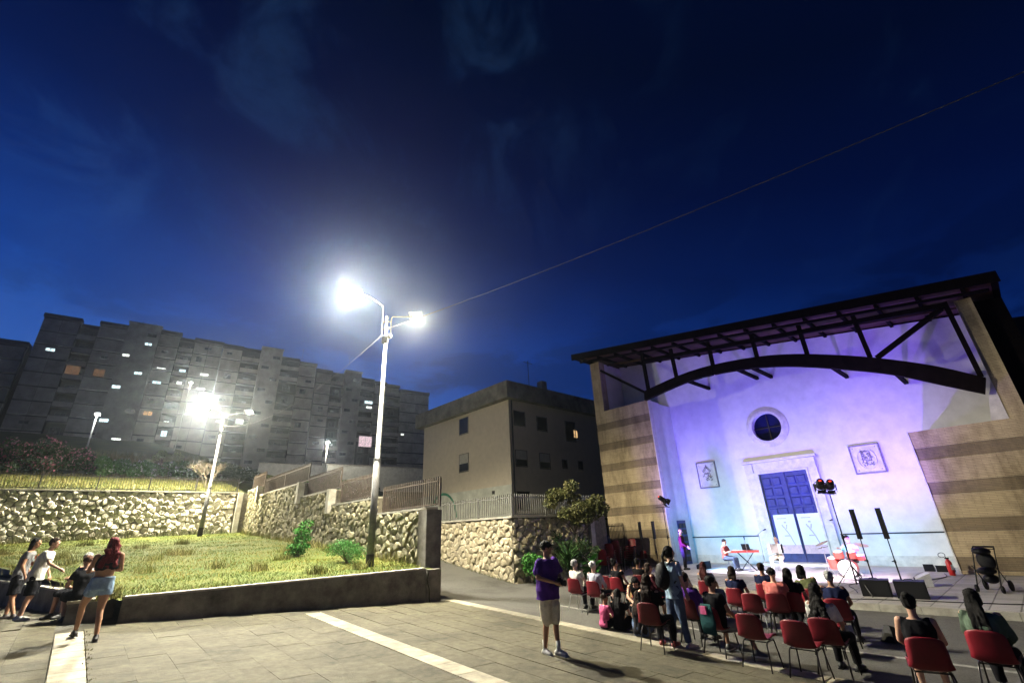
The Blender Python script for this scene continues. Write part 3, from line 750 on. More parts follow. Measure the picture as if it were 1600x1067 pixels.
# back wall of the niche with round opening: built as a ring-cut sheet with thickness
WX, WZ, WR = -5.77, zz(6.37), 0.74
def wall_with_hole(x0, x1, zb, zt_fn, y):
    mb = MB(); n = 48
    circ = [(WX+WR*cos(2*pi*i/n), WZ+WR*sin(2*pi*i/n)) for i in range(n)]
    sq = 1.6; outer = []
    for i in range(n):
        a = 2*pi*i/n; c, s_ = cos(a), sin(a); k = sq/max(abs(c), abs(s_)); outer.append((WX+c*k, WZ+s_*k))
    vs = [(x,y,z) for x,z in circ]+[(x,y,z) for x,z in outer]+[(x,y+.45,z) for x,z in circ]
    fs = [(i,(i+1)%n,(i+1)%n+n,i+n) for i in range(n)]+[(i,(i+1)%n,(i+1)%n+2*n,i+2*n) for i in range(n)]
    mb.add(vs, fs)
    X = [x0, WX-sq, WX+sq, x1]; 
    for i in range(3):
        a, b_ = X[i], X[i+1]
        if i == 1:
            mb.add([(a,y,zb),(b_,y,zb),(b_,y,WZ-sq),(a,y,WZ-sq)],[(0,1,2,3)]); mb.add([(a,y,WZ+sq),(b_,y,WZ+sq),(b_,y,zt_fn(b_)),(a,y,zt_fn(a))],[(0,1,2,3)])
        else: mb.add([(a,y,zb),(b_,y,zb),(b_,y,zt_fn(b_)),(a,y,zt_fn(a))],[(0,1,2,3)])
    return mb
def roofz(s): return zz(12.02 + (s+14.15)*(9.42-12.02)/(2.95+14.15))     # underside of the roof along the front
obj('niche_wall', wall_with_hole(-14.2, 3.6, z0, lambda x: roofz(x)+.1, D), M_plast, ch, fix=False)
obj('church_body', MB().prism([(-14.8,z0),(4.6,z0),(4.6,roofz(4.6)-.2),(-14.8,roofz(-14.8)-.2)], D+.5, D+16), M_aptd, ch)
wf = MB(); n = 48
for (ra, rb, ya, yb) in ((WR-.02, WR+.10, D-.10, D-.10), (WR+.10, 1.03, D-.10, D-.03)):
    vs = []; 
    for i in range(n):
        a = 2*pi*i/n; vs += [(WX+ra*cos(a), ya, WZ+ra*sin(a)), (WX+rb*cos(a), yb, WZ+rb*sin(a))]
    wf.add(vs, [(2*i, 2*i+1, (2*i+3)%(2*n), (2*i+2)%(2*n)) for i in range(n)])
vs = []
for i in range(n):
    a = 2*pi*i/n; vs += [(WX+1.03*cos(a), D-.03, WZ+1.03*sin(a)), (WX+1.03*cos(a), D+.01, WZ+1.03*sin(a))]
wf.add(vs, [(2*i, 2*i+1, (2*i+3)%(2*n), (2*i+2)%(2*n)) for i in range(n)])
rw = obj('round_window', wf, M_trav, ch, fix=False)
obj('pane', MB().add([(WX+WR*cos(2*pi*i/n), D+.3, WZ+WR*sin(2*pi*i/n)) for i in range(n)], [tuple(range(n))]), mat('dark_glass',(0.008,0.010,0.05),0.7,spec=0.05), rw, fix=False)
obj('glazing_bar', MB().box(WX-.02,WX+.02,D+.25,D+.29,WZ-WR,WZ+WR).box(WX-WR,WX+WR,D+.25,D+.29,WZ-.02,WZ+.02), M_irond, rw, fix=False)
# wings: bands
def wing(name, x0, x1, top, dep):
    r = obj(name, MB().box(x0+.02,x1-.02,.03,dep,z0,top), M_plast, ch)
    darks = [zz(-1.05+1.25*k) for k in range(0,8)]        # centre of the dark bands
    z = z0; edges = []
    for c in darks:
        c += 0.0
        a, b_ = c+1.25-.22-1.25+.0, c+.22
        if b_ <= z0 or a >= top-.3: continue
        edges.append((max(a,z0), b_))
    cur = z0
    for a, b_ in edges:
        if a > cur: obj('tile_band', MB().box(x0,x1,0,.3,cur,a-.004), M_bl, r, fix=False)
        obj('tile_band', MB().box(x0,x1,.018,.3,a,b_-.004), M_bd, r, fix=False); cur = b_
    obj('tile_band', MB().box(x0,x1,0,.3,cur,top), M_bl, r, fix=False)
    obj('corner_trim', MB().box(x1+.003 if x0 < -8 else x0-.045, x1+.045 if x0 < -8 else x0-.003, -.02,.34,z0,top+.02), M_trav, r, fix=False)
    return r
wing('left_wing', -14.85, -11.0, zz(8.68), 1.3)
wing('right_wing', 0.0, 7.5, zz(4.80), 1.3)
# niche side walls (white reveals) behind the wings
obj('left_reveal', MB().prism([(-11.75,z0),(-11.02,z0),(-11.02,zz(8.62)),(-11.75,zz(8.62))], 0.32, D+.1), M_plast, ch)
obj('right_reveal', MB().box(0.05,0.7,.32,D+.1,z0,zz(4.75)), M_plast, ch)
# columns
obj('column', MB().box(-14.85,-14.15,0.02,.62,zz(8.682),roofz(-14.5)-.02), M_bl, ch); obj('column', MB().box(2.80,3.28,0.02,.62,zz(4.802),roofz(3.0)-.02), M_bl, ch)
obj('side_wall', MB().box(-14.9,-14.2,.64,D+.6,zz(8.6),roofz(-14.5)-.05), M_plast, ch)
obj('side_wall', MB().box(3.3,3.7,.64,D+.6,zz(4.7),roofz(3.4)-.05), M_plast, ch)
obj('shaded_flank', MB().prism([(3.29,zz(4.8)),(4.05,zz(4.8)),(4.05,roofz(4.05)-.03),(3.29,roofz(3.29)-.03)], .5, D+.5), M_wood, ch)  # flank wall in shade; the shade is put into its near-black colour
# roof
def sl(xa, xb, ya, yb, th, off): 
    return MB().prism([(xa,roofz(xa)+off),(xb,roofz(xb)+off),(xb,roofz(xb)+off+th),(xa,roofz(xa)+off+th)], ya, yb)
rf = obj('roof', sl(-15.6, 4.1, -0.75, D+17, .30, .22), M_wood, ch)
obj('fascia', sl(-15.7, 4.15, -.83, -.755, .42, .16), M_wood, rf)
obj('roof_boards', sl(-15.3, 3.9, -.7, D+.5, .02, .19), M_ceil, rf)
for k in range(15):
    x = -14.9+k*1.29; obj('rafter', MB().bar((x,-.72,roofz(x)+.10),(x,D+.4,roofz(x)+.10),.12,.17), M_wood, rf, fix=False)
for y in (-.55, 1.1): obj('purlin', MB().bar((-15.2,y,roofz(-15.2)-.01),(3.8,y,roofz(3.8)-.01),.13,.10), M_wood if y < 0 else M_ceil, rf, fix=False)
# truss in the front plane (y = .25)
ty = -.15
up = [(-10.95,9.16),(-8.67,9.50),(-6.76,9.55),(-4.49,9.32),(-2.74,8.91),(-0.99,8.28),(0.27,7.73),(1.59,7.03),(2.70,6.27)]
lo = [(-11.01,8.62),(-8.6,9.0),(-6.80,9.04),(-4.6,8.79),(-2.89,8.35),(-1.15,7.69),(0.2,7.10),(1.5,6.32),(2.50,5.72)]
def arch(i0, i1, x_gap=0):
    a = [(x,zz(z)) for x,z in up[i0:i1+1]]; b_ = [(x,zz(z)) for x,z in lo[i0:i1+1]]
    if x_gap: 
        a[-1 if x_gap > 0 else 0] = (a[-1 if x_gap>0 else 0][0]-x_gap*.04, a[-1 if x_gap>0 else 0][1]); b_[-1 if x_gap > 0 else 0] = (b_[-1 if x_gap>0 else 0][0]-x_gap*.04, b_[-1 if x_gap>0 else 0][1])
    mb = MB(); k = len(a)
    vs = [(x,ty-.13,z) for x,z in a]+[(x,ty-.13,z) for x,z in b_]+[(x,ty+.13,z) for x,z in a]+[(x,ty+.13,z) for x,z in b_]
    fs = []
    for i in range(k-1):
        fs += [(i,i+1,k+i+1,k+i),(2*k+i,3*k+i,3*k+i+1,2*k+i+1),(i,2*k+i,2*k+i+1,i+1),(k+i,k+i+1,3*k+i+1,3*k+i)]
    fs += [(0,k,3*k,2*k),(k-1,3*k-1,4*k-1,2*k-1)]
    return mb.add(vs, fs)
def densify(L):
    out = []
    for i in range(len(L)-1):
        p0, p1, p2, p3 = L[max(i-1,0)], L[i], L[i+1], L[min(i+2,len(L)-1)]
        for k in range(3):
            t = k/3; out.append(tuple(.5*((2*p1[j])+(-p0[j]+p2[j])*t+(2*p0[j]-5*p1[j]+4*p2[j]-p3[j])*t*t+(-p0[j]+3*p1[j]-3*p2[j]+p3[j])*t**3) for j in (0,1)))
    out.append(L[-1]); return out
up = densify(up); lo = densify(lo)
tr = obj('truss', arch(0, 6, 1), M_wood, ch)
obj('arched_beam', arch(6, len(up)-1, -1), M_wood, tr)
obj('upper_beam', MB().bar((-10.7,ty,zz(11.0)),(2.6,ty,zz(9.28)),.2,.2,up=(0,1,0)), M_wood, tr)
for (xa,za,xb,zb) in ((-10.75,11.9,-10.72,9.2),(-8.9,11.2,-8.86,9.5),(-6.72,10.9,-6.73,9.5),(-4.52,10.6,-4.52,9.3),(-2.42,10.3,-2.42,8.8),(-0.32,9.95,-0.26,8.0),(2.55,9.4,2.60,6.35)):
    obj('strut', MB().bar((xa,ty,zz(za)),(xb,ty,zz(zb)),.16,.18,up=(0,1,0)), M_wood, tr, fix=False)
obj('brace', MB().bar((-0.06,ty,zz(7.9)),(2.40,ty,zz(9.2)),.17,.2,up=(0,1,0)), M_wood, tr, fix=False)
obj('brace', MB().bar((-13.9,ty,zz(11.3)),(-10.95,ty,zz(9.1)),.14,.16,up=(0,1,0)), M_wood, tr, fix=False)
# tie beams going back to the wall below the arch
for x in (-8.3,-5.6,-4.9,-1.7,0.3):
    i = min(range(len(lo)), key=lambda k: abs(lo[k][0]-x)); obj('tie_beam', MB().bar((x,ty+.14,zz(lo[i][1])+.12),(x,D,zz(lo[i][1])+.12),.14,.16), M_wood, tr, fix=False)
obj('bearing_stone', MB().prism([(2.35,zz(4.803)),(2.8,zz(4.803)),(2.8,zz(6.2)),(2.55,zz(5.6))], .0, .5), M_trav, ch)
# plinth band, ledge line, threshold
obj('plinth', MB().box(-11.0,-7.45,D-.03,D,z0,zz(.27)), M_trav, ch); obj('plinth', MB().box(-3.9,0.0,D-.03,D,z0,zz(.27)), M_trav, ch)
obj('ledge', MB().box(-11.7,-7.45,D-.035,D,zz(1.12),zz(1.17)), M_irond, ch); obj('ledge', MB().box(-3.9,0.6,D-.035,D,zz(1.12),zz(1.17)), M_irond, ch)
obj('threshold', MB().box(-7.4,-3.9,D-1.0,D,-.2,zz(-.02)), M_trav, ch)
# door with surround
ds = MB()
ds.box(-7.33,-6.72,D-.14,D,z0,zz(4.06)); ds.box(-4.5,-4.02,D-.14,D,z0,zz(4.06)); ds.box(-7.33,-4.02,D-.14,D,zz(4.063),zz(4.62)); ds.box(-7.42,-3.93,D-.24,D,zz(4.623),zz(4.74))
ds.box(-6.80,-6.72,D-.18,D-.141,z0,zz(4.06)); ds.box(-4.5,-4.42,D-.18,D-.141,z0,zz(4.06)); ds.box(-6.8,-4.42,D-.18,D-.141,zz(4.063),zz(4.14))
for x in (-7.33,-4.42): ds.box(x,x+.40,D-.19,D-.142,zz(4.15),zz(4.60))
obj('door_surround', ds, M_trav, ch, fix=False)
M_door = mat('blue_door_wood', (0.035,0.045,0.16), 0.5, 0.2, 5.0, 0.2, 30)
dr = obj('door', MB().box(-6.70,-5.63,D-.06,D+.04,z0,zz(4.05)).box(-5.60,-4.52,D-.06,D+.04,z0,zz(4.05)), M_door, ch)
obj('meeting_stile', MB().box(-5.70,-5.53,D-.11,D-.061,z0,zz(4.05)), M_door, dr)
pn = MB().add([(-.20,0,-.20),(.20,0,-.20),(.20,0,.20),(-.20,0,.20),(-.15,-.045,-.15),(.15,-.045,-.15),(.15,-.045,.15),(-.15,-.045,.15)],
              [(0,1,5,4),(1,2,6,5),(2,3,7,6),(3,0,4,7),(4,5,6,7)]).mesh('panel'); pn.materials.append(M_door)
for xl in (-6.20, -5.05):
    for zr in (3.66,3.16,2.66,2.20-.0):
        for dx in (-.23,.23): part('door_panel', pn, dr, (xl+dx, D-.062, zz(zr)))
obj('door_rail', MB().box(-6.68,-5.72,D-.085,D-.061,zz(2.38),zz(2.44)).box(-5.50,-4.54,D-.085,D-.061,zz(2.38),zz(2.44)), M_door, dr)
M_pos = mat('poster_paper', (0.66,0.72,0.70), 0.6, 0.04, 2.0); M_pink = mat('poster_print', (0.42,0.40,0.52), 0.6, 0.1)
for x in (-6.05, -4.98):
    p_ = tag(obj('poster', MB().box(-.47,.47,-.012,.0,-.98,.76), M_pos, None, loc=CH(x, D-.125, zz(1.2)), rotz=A_CH),
        'white poster with a faint leaping figure on the %s leaf of the blue church door' % ('left' if x < -5.5 else 'right'), 'poster')
    fg = MB()          # faint leaping figure: limbs as flat strokes
    for a_, b_ in (((-.10,.22),(-.02,.02)),((.06,.30),(.0,.10)),((-.02,.05),(.10,-.20)),((.10,-.20),(-.16,-.20)),((.10,-.20),(.16,-.42)),((.16,-.42),(.24,-.62)),((-.16,.30),(-.10,.16))):
        fg.bar((a_[0],-.0135,a_[1]),(b_[0],-.0135,b_[1]),.055,.002,up=(0,1,0))
    obj('print', MB().box(-.47,.47,-.0135,-.0122,-.98,-.60), mat('poster_pink',(0.60,0.45,0.52),.6), p_, fix=False); fg.box(-.05,.06,-.0145,-.0125,.36,.44); fg.box(-.32,.10,-.0145,-.0125,.56,.60); obj('print', fg, M_pink, p_, fix=False)
# stone plaques with carved arms
M_mark = mat('carved_recess', (0.22,0.20,0.20), 0.8, 0.2)
def plaque(xc, zc, w, h, nm):
    p_ = tag(obj('plaque', MB().box(-w/2,w/2,-.05,0,-h/2,h/2), M_trav, None, loc=CH(xc, D-.001, zz(zc)), rotz=A_CH), nm, 'plaque')
    f = MB()
    f.box(-w/2-.05,w/2+.05,-.09,0,h/2,h/2+.05); f.box(-w/2-.05,w/2+.05,-.09,0,-h/2-.05,-h/2); f.box(-w/2-.05,-w/2,-.09,0,-h/2,h/2); f.box(w/2,w/2+.05,-.09,0,-h/2,h/2)
    obj('frame', f, M_mark, p_, fix=False)
    for sx in (-1,1):
        for sz in (-1,1): obj('rosette', MB().ell((sx*(w/2-.1),-.05,sz*(h/2-.1)),(.025,.015,.025),6,4), M_mark, p_)
    return p_
p1_ = plaque(-9.45, 4.22, 1.0, 1.30, 'rectangular carved stone plaque with a small crest left of the church door')
p2_ = plaque(-2.0, 4.10, 1.05, 1.16, 'square carved stone plaque with an oval coat of arms right of the church door')
ov = MB(); n = 36; vs = []
for i in range(n):
    a = 2*pi*i/n; vs += [(.36*cos(a),-.052,.46*sin(a)),(.36*cos(a),-.085,.46*sin(a)),(.33*cos(a),-.085,.42*sin(a)),(.33*cos(a),-.052,.42*sin(a))]
for i in range(n):
    j = (i+1)%n
    for k in range(3): ov.f.append((4*i+k,4*j+k,4*j+k+1,4*i+k+1)); ov.m.append(0)
ov.v = vs; obj('oval_rim', ov, M_trav, p2_, fix=False)
def carving(p_, pts, sc):
    mb = MB()
    for (x,z,a,l) in pts:
        mb.bar((x-cos(a)*l/2*sc,-.066,z-sin(a)*l/2*sc),(x+cos(a)*l/2*sc,-.066,z+sin(a)*l/2*sc),.028,.035,up=(0,1,0))
    obj('carving', mb, M_mark, p_, fix=False)
rc = random.Random(5)
carving(p2_, [(rc.uniform(-.22,.22), rc.uniform(-.3,.34), rc.choice([0,.5,-.5,1.2,2.2]), rc.uniform(.05,.14)) for _ in range(44)]+[(-.16,.1,1.57,.4),(.16,.1,1.57,.4),(0,.32,0,.32)], 1)
carving(p1_, [(0+s*.1*k/2, .42-.06*k, s*.6, .12) for k in range(5) for s in (-1,1)]+[(rc.uniform(-.24,.24), rc.uniform(-.36,.1), rc.choice([0,.7,-.7]), rc.uniform(.05,.12)) for _ in range(26)]+[(0,.5,1.57,.08)], 1)
# tall narrow dark side door on the left reveal
obj('side_door', MB().box(-11.0,-10.985,1.0,1.9,z0,zz(2.05)), M_door, ch)
sdp = MB()
for k in range(6): sdp.box(-10.984,-10.96,1.1,1.42,.15+k*.33,.38+k*.33).box(-10.984,-10.96,1.5,1.8,.15+k*.33,.38+k*.33)
obj('door_panels', sdp, M_irond, ch, fix=False)

# ================================================================== LAMP POSTS AND WIRES
M_galv = mat('galvanised_steel', (0.17,0.17,0.17), 0.5, 0.2, 6.0, metal=0.3)
M_white_e = emat('lamp_glass_bright', (1.0,0.97,0.86), 11000.0); M_white_f = emat('lamp_glass_far', (1.0,0.97,0.86), 8000.0); M_white_p = emat('path_lamp_glass', (1.0,0.98,0.92), 160.0); M_white_e2 = emat('lamp_glass', (1.0,0.98,0.92), 60.0); M_lampb = mat('lamp_housing', (0.30,0.30,0.30), 0.5, metal=0.3)
def lamp_post(label, x, y, z0_, H, heads, r0=.13, r1=.06, em=None, collar=True, group=None):
    t_ = thing('street_lamp', label, 'street lamp', (x,y,z0_), 0, group)
    obj('pole', MB().tube([(0,0,-.1),(0,0,H*.38),(0,0,H*.38+.01),(0,0,H)], [r0,r0*.94,r0*.72,r1], 14), M_galv, t_, smooth=True)
    if collar:
        obj('collar', MB().tube([(0,0,H*.38-.04),(0,0,H*.38+.05)], [r0*1.05,r0*1.02], 14), M_galv, t_)
        obj('base_sleeve', MB().tube([(0,0,-.1),(0,0,.45)], [r0*1.15,r0*1.12], 14), M_irond, t_)
        obj('bracket', MB().tube([(-.16,0,H-.75),(-.16,0,H-.05)],.025,6).tube([(.16,0,H-.75),(.16,0,H-.05)],.025,6).box(-.17,.17,-.03,.03,H-.55,H-.50).box(-.17,.17,-.03,.03,H-.25,H-.20), M_galv, t_)
        obj('junction_box', MB().box(-.12,.10,-.13,-.05,H-1.15,H-.90), M_galv, t_)
        obj('junction_box', MB().ell((.14,-.05,H-.85),(.10,.09,.10)), M_galv, t_, smooth=True)
    for (dx,dz,L,e,arm) in heads:
        sx = 1 if dx > 0 else -1
        if arm: obj('arm', MB().tube([(sx*.16,0,H-.7),(sx*.16,0,H-.1),(sx*.2,0,H+dz*.45),(dx*.55,0,H+dz*.85),(dx-sx*.25,0,H+dz)], .024, 7), M_galv, t_, smooth=True)
        tl = Matrix.Rotation(radians(-33), 3, 'X'); cz = Vector((0,0,H+dz))
        def tilt(mb):
            mb.v = [tuple(cz + tl @ (Vector(v)-cz)) for v in mb.v]; return mb
        h_ = obj('lamp_head', tilt(MB().box(dx-sx*.3-.0,dx+sx*L,-.18,.18,H+dz-.018,H+dz+.07)), M_lampb, t_)
        obj('lamp_glass', tilt(MB().box(min(dx-sx*.15,dx+sx*(L-.05)),max(dx-sx*.15,dx+sx*(L-.05)),-.16,.16,H+dz-.028,H+dz-.02)), e, h_)
    return t_
lamp_post('tall grey lamp post with two arms standing behind the low concrete wall', -4.76, 15.5, 1.0, 8.75, [(-1.36,1.05,.45,M_white_e,True),(1.15,-.05,.20,M_white_e2,True)], .115, .055)
lamp_post('farther lamp post with two arms on the lawn before the far stone wall', -19.3, 29.0, 2.45, 7.2, [(-1.4,.8,.40,M_white_f,True),(1.6,.3,.25,M_white_e2,True)], .12, .06)
for lab, x, y, zb, H, e in (('small lamp post on the hillside among tall grass at far left',-46.2,48.0,11.3,4.3,M_white_p),('thin lamp post partly hidden behind the bright farther lamp',-64.8,85.0,19.0,12.8,M_white_p),('small lamp post beside the pale hut at the foot of the apartments',-29.45,70.0,11.6,4.1,M_white_p)):
    t_ = thing('street_lamp', lab, 'street lamp', (x,y,zb), 0)
    obj('pole', MB().tube([(0,0,-1.5),(0,0,H)],[.09,.06],8), M_garw, t_, smooth=True)
    obj('lamp_glass', MB().ell((0,0,H+.10),(.24,.24,.13)), e, t_, smooth=True); obj('lamp_cap', MB().tube([(0,0,H+.2),(0,0,H+.27)],[.26,.12],10), M_lampb, t_)
def wire(label, a, b, sag, r=.012, n=24):
    a, b = Vector(a), Vector(b); pts = []
    for i in range(n+1):
        t_ = i/n; p = a.lerp(b, t_); p.z -= sag*4*t_*(1-t_); pts.append(p)
    m = mat('cable', (0.12,0.105,0.08), 0.8)
    o = obj('cable', MB().tube(pts, r, 5), m, None, smooth=True); tag(o, label, 'cable'); return o
wire('long thin cable rising to the right from the tall lamp post across the sky', (-4.76,15.45,9.2), (14.6,0.0,8.35), .40, .009)
wire('cable sagging between the tall lamp post and the farther lamp post', (-4.8,15.5,9.1), (-19.25,29.0,9.1), 1.1, .008)
# ================================================================== VEGETATION
import numpy as np
def leaf_mat(name, a, b, c, rough=0.6):
    if name in MATS: return MATS[name]
    m, t, bs = new_mat(name); MATS[name] = m
    gi = t.nodes.new('ShaderNodeNewGeometry')
    nz = N(t, 'ShaderNodeTexNoise', Scale=0.55, Detail=7.0, Roughness=0.7); t.links.new(gi.outputs['Position'], nz.inputs['Vector'])
    k = math_node(t, 'ADD', math_node(t, 'MULTIPLY', gi.outputs['Random Per Island'], 0.6), math_node(t, 'MULTIPLY', math_node(t, 'SUBTRACT', nz.outputs['Fac'], 0.38), 2.2), clamp=True)
    col = ramp(t, k, [(0.0, a), (0.5, b), (1.0, c)])
    t.links.new(col, bs.inputs['Base Color']); bs.inputs['Roughness'].default_value = rough; bs.inputs['Specular IOR Level'].default_value = 0.25
    return m
def np_obj(name, V, F, m, parent=None, loc=(0,0,0)):
    me = bpy.data.meshes.new(name); nv, nf, k = len(V), len(F), F.shape[1]
    me.vertices.add(nv); me.vertices.foreach_set('co', V.astype(np.float32).ravel())
    me.loops.add(nf*k); me.loops.foreach_set('vertex_index', F.astype(np.int32).ravel())
    me.polygons.add(nf); me.polygons.foreach_set('loop_start', np.arange(0, nf*k, k, dtype=np.int32))
    me.update(calc_edges=True); me.materials.append(m)
    o = bpy.data.objects.new(name, me); COL.objects.link(o); o.location = loc
    if parent: o.parent = parent
    return o
def blades(n, posf, h, w, rs, lean=0.35):
    P = posf(n, rs); n = len(P)
    a = rs.uniform(0, 2*np.pi, n); hh = rs.uniform(h[0], h[1], n)*(0.6+0.4*rs.rand(n))
    d = np.stack([np.cos(a), np.sin(a), np.zeros(n)], 1)*(w*rs.uniform(.6,1.4,n))[:,None]
    l = np.stack([rs.normal(0, lean, n), rs.normal(0, lean, n), np.ones(n)], 1)*hh[:,None]
    V = np.stack([P-d, P+d, P+l], 1).reshape(-1, 3); return V, np.arange(3*n).reshape(-1, 3)
def leafcloud(rs, clumps, n, size, aspect=0.5, droop=0.0):
    """clumps: (x,y,z,rx,ry,rz); leaves are small folded quads through the outer part of every clump"""
    C = np.array(clumps); w = C[:,3]*C[:,4]*C[:,5]; idx = rs.choice(len(C), n, p=w/w.sum())
    u = rs.normal(size=(n,3)); u /= np.linalg.norm(u, axis=1)[:,None]
    r = rs.uniform(0.35, 1.0, n)**0.6 + rs.normal(0,.06,n)
    P = C[idx,:3] + u*C[idx,3:6]*r[:,None]
    a = rs.normal(size=(n,3)); a /= np.linalg.norm(a, axis=1)[:,None]; a[:,2] -= droop
    b = np.cross(a, rs.normal(size=(n,3))); b /= np.linalg.norm(b, axis=1)[:,None]
    s = size*rs.uniform(.6,1.4,n)[:,None]
    V = np.stack([P-a*s, P+b*s*aspect, P+a*s, P-b*s*aspect], 1).reshape(-1, 3)
    return V, np.arange(4*n).reshape(-1, 4)
L_lawn = leaf_mat('grass_blades', (0.018,0.065,0.002), (0.085,0.125,0.004), (0.27,0.18,0.03))
L_dry = leaf_mat('dry_grass', (0.06,0.085,0.015), (0.13,0.135,0.03), (0.26,0.22,0.09))
L_green = leaf_mat('shrub_leaves', (0.03,0.10,0.015), (0.06,0.17,0.03), (0.12,0.24,0.05))
L_bright = leaf_mat('bright_leaves', (0.02,0.09,0.012), (0.035,0.15,0.02), (0.07,0.20,0.035))
L_dark = leaf_mat('dark_leaves', (0.012,0.03,0.010), (0.025,0.05,0.016), (0.05,0.08,0.02))
L_olive = leaf_mat('olive_leaves', (0.035,0.045,0.012), (0.075,0.08,0.025), (0.14,0.125,0.045))
L_pale = leaf_mat('pale_leaves', (0.16,0.22,0.06), (0.26,0.34,0.10), (0.36,0.42,0.16))
L_pink = leaf_mat('pink_blossom', (0.45,0.12,0.18), (0.62,0.22,0.30), (0.75,0.40,0.45))
L_whitef = leaf_mat('white_blossom', (0.55,0.55,0.48), (0.75,0.74,0.68), (0.8,0.8,0.76))
M_twig = mat('twigs', (0.16,0.13,0.09), 0.9, 0.3, 9.0)
rs = np.random.RandomState(5)
def lawn_pos(n, rs):
    q = rs.uniform(-24, -5.05, n*2); tt = rs.uniform(0, 1, n*2)**1.5
    low = np.where(q > -12.3, -2.0+(-5.0-q)*0.145+0.32, np.minimum(21.3, 0.3+(-12.3-q)*3.48))
    t = low + (21.4-low)*tt
    x = P3.x+NN.x*q+DW.x*t; y = P3.y+NN.y*q+DW.y*t
    keep = (np.abs(np.arctan2(x, y)) < 1.05)
    x, y = x[keep][:n], y[keep][:n]
    z = .95-.0344*(x+8.5)+.061*(y-10.8)
    z += np.array([0.05*noise.noise(Vector((a*.7, b*.7, 0))) for a, b in zip(x, y)]) - 0.01
    return np.stack([x, y, z], 1)
V, F = blades(95000, lawn_pos, (.03,.11), .007, rs, .6); kind(np_obj('grass', V, F, L_lawn), 'stuff')['label'] = 'rough green and dry yellow grass of the lawn'
def hill_pos(q0, q1, t0, t1):
    def f(n, rs):
        q = rs.uniform(q0, q1, n); t = rs.uniform(t0, t1, n); x = P3.x+NN.x*q+DW.x*t; y = P3.y+NN.y*q+DW.y*t
        z = np.array([zhill(a, b) for a, b in zip(q, t)]); return np.stack([x, y, z], 1)
    return f
Va, Fa = blades(14000, hill_pos(-22, -5.2, 21.9, 32), (.08,.3), .02, rs, .4)
Vb, Fb = blades(11000, hill_pos(-42, 0, 34, 56), (.4,1.3), .03, rs, .22)
kind(np_obj('hill_grass', np.concatenate([Va,Vb]), np.concatenate([Fa, Fb+len(Va)]), L_dry), 'stuff')['label'] = 'dry tall grass on the hillside'
def clump_pos(n, rs):
    P = lawn_pos(34, rs); k = rs.randint(0, len(P), n); Q = P[k].copy(); Q[:,0] += rs.normal(0,.16,n); Q[:,1] += rs.normal(0,.16,n); return Q
V, F = blades(5200, clump_pos, (.14,.42), .010, rs, .35); kind(np_obj('grass_tufts', V, F, L_dry), 'stuff')['label'] = 'taller dry tufts scattered over the lawn'
def tuftline(a, b, n, h, wd, m, name, label, per=26):
    a, b = Vector(a), Vector(b); L = []
    def f(nn, rs):
        k = rs.uniform(0, 1, nn); k = (np.round(k*n)+rs.normal(0,.12,nn))/n
        P = np.array([[*(a.lerp(b, min(1,max(0,float(x)))))] for x in k]); P[:,0] += rs.normal(0, wd, nn); P[:,1] += rs.normal(0, wd, nn); return P
    V, F = blades(n*per, f, h, .012, rs, .35); o = kind(np_obj(name, V, F, m), 'stuff'); o['label'] = label; return o
p_a, p_b = O1+D1*0.6-DW*.3, O1+D1*13-DW*.3
tuftline((p_a.x,p_a.y,zgrass(p_a.x,p_a.y)-.02), (p_b.x,p_b.y,zgrass(p_b.x,p_b.y)-.02), 40, (.25,.75), .12, L_olive, 'weeds', 'weeds growing along the foot of the far stone wall')
p_a, p_b = O2+DW*1-NN*.25, O2+DW*23-NN*.25
tuftline((p_a.x,p_a.y,zgrass(p_a.x,p_a.y)-.02), (p_b.x,p_b.y,zgrass(p_b.x,p_b.y)-.02), 60, (.15,.5), .12, L_dry, 'weeds', 'dry weeds along the foot of the stepped wall')
p_a = O3-NN*.15+DW*.1; p_b = O3-NN*.15+DW*6
tuftline((p_a.x,p_a.y,gz(p_a.x)), (p_b.x,p_b.y,gz(p_b.x)+.65), 24, (.05,.16), .07, L_olive, 'weeds', 'small weeds at the foot of the terrace wall', 18)
p_a, p_b = QT(-12.62,-1.8), QT(-12.62,-12)
tuftline((p_a.x,p_a.y,gz(p_a.x)), (p_b.x,p_b.y,gz(p_b.x)), 30, (.02,.06), .03, L_olive, 'weeds', 'tiny weeds in the joint beside the left stone strip', 14)
def bush(name, label, cat, loc, clumps, n, size, m, stems=5, flowers=None, nf=0, fs=.05, group=None, aspect=.5, sh=None):
    t_ = thing(name, label, cat, loc, 0, group)
    V, F = leafcloud(rs, clumps, n, size, aspect); np_obj('foliage', V, F, m, t_)
    mb = MB()
    for k in range(stems):
        c = clumps[k % len(clumps)]; mb.tube([(random.uniform(-.08,.08),random.uniform(-.08,.08),-.1),(c[0]*.4,c[1]*.4,c[2]*.5),(c[0],c[1],c[2])],[.025,.018,.008],5)
    obj('stem', mb, M_twig, t_)
    if flowers:
        C2 = [(c[0],c[1],c[2]+c[5]*.15,c[3]*1.03,c[4]*1.03,c[5]*1.03) for c in clumps]
        V, F = leafcloud(rs, C2, nf, fs, .8); np_obj('blossom', V, F, flowers, t_)
    return t_
def rclumps(n, rx, ry, rz, z0_, r, seed):
    g = random.Random(seed); out = []
    for _ in range(n):
        a = g.uniform(0, 2*pi); k = g.random()**.5; rr = r*g.uniform(.6,1.25)
        out.append((rx*k*cos(a), ry*k*sin(a), z0_+g.uniform(0, rz)*(1-.4*k), rr, rr, rr*.8))
    return out
x, y = -8.2, 18.0
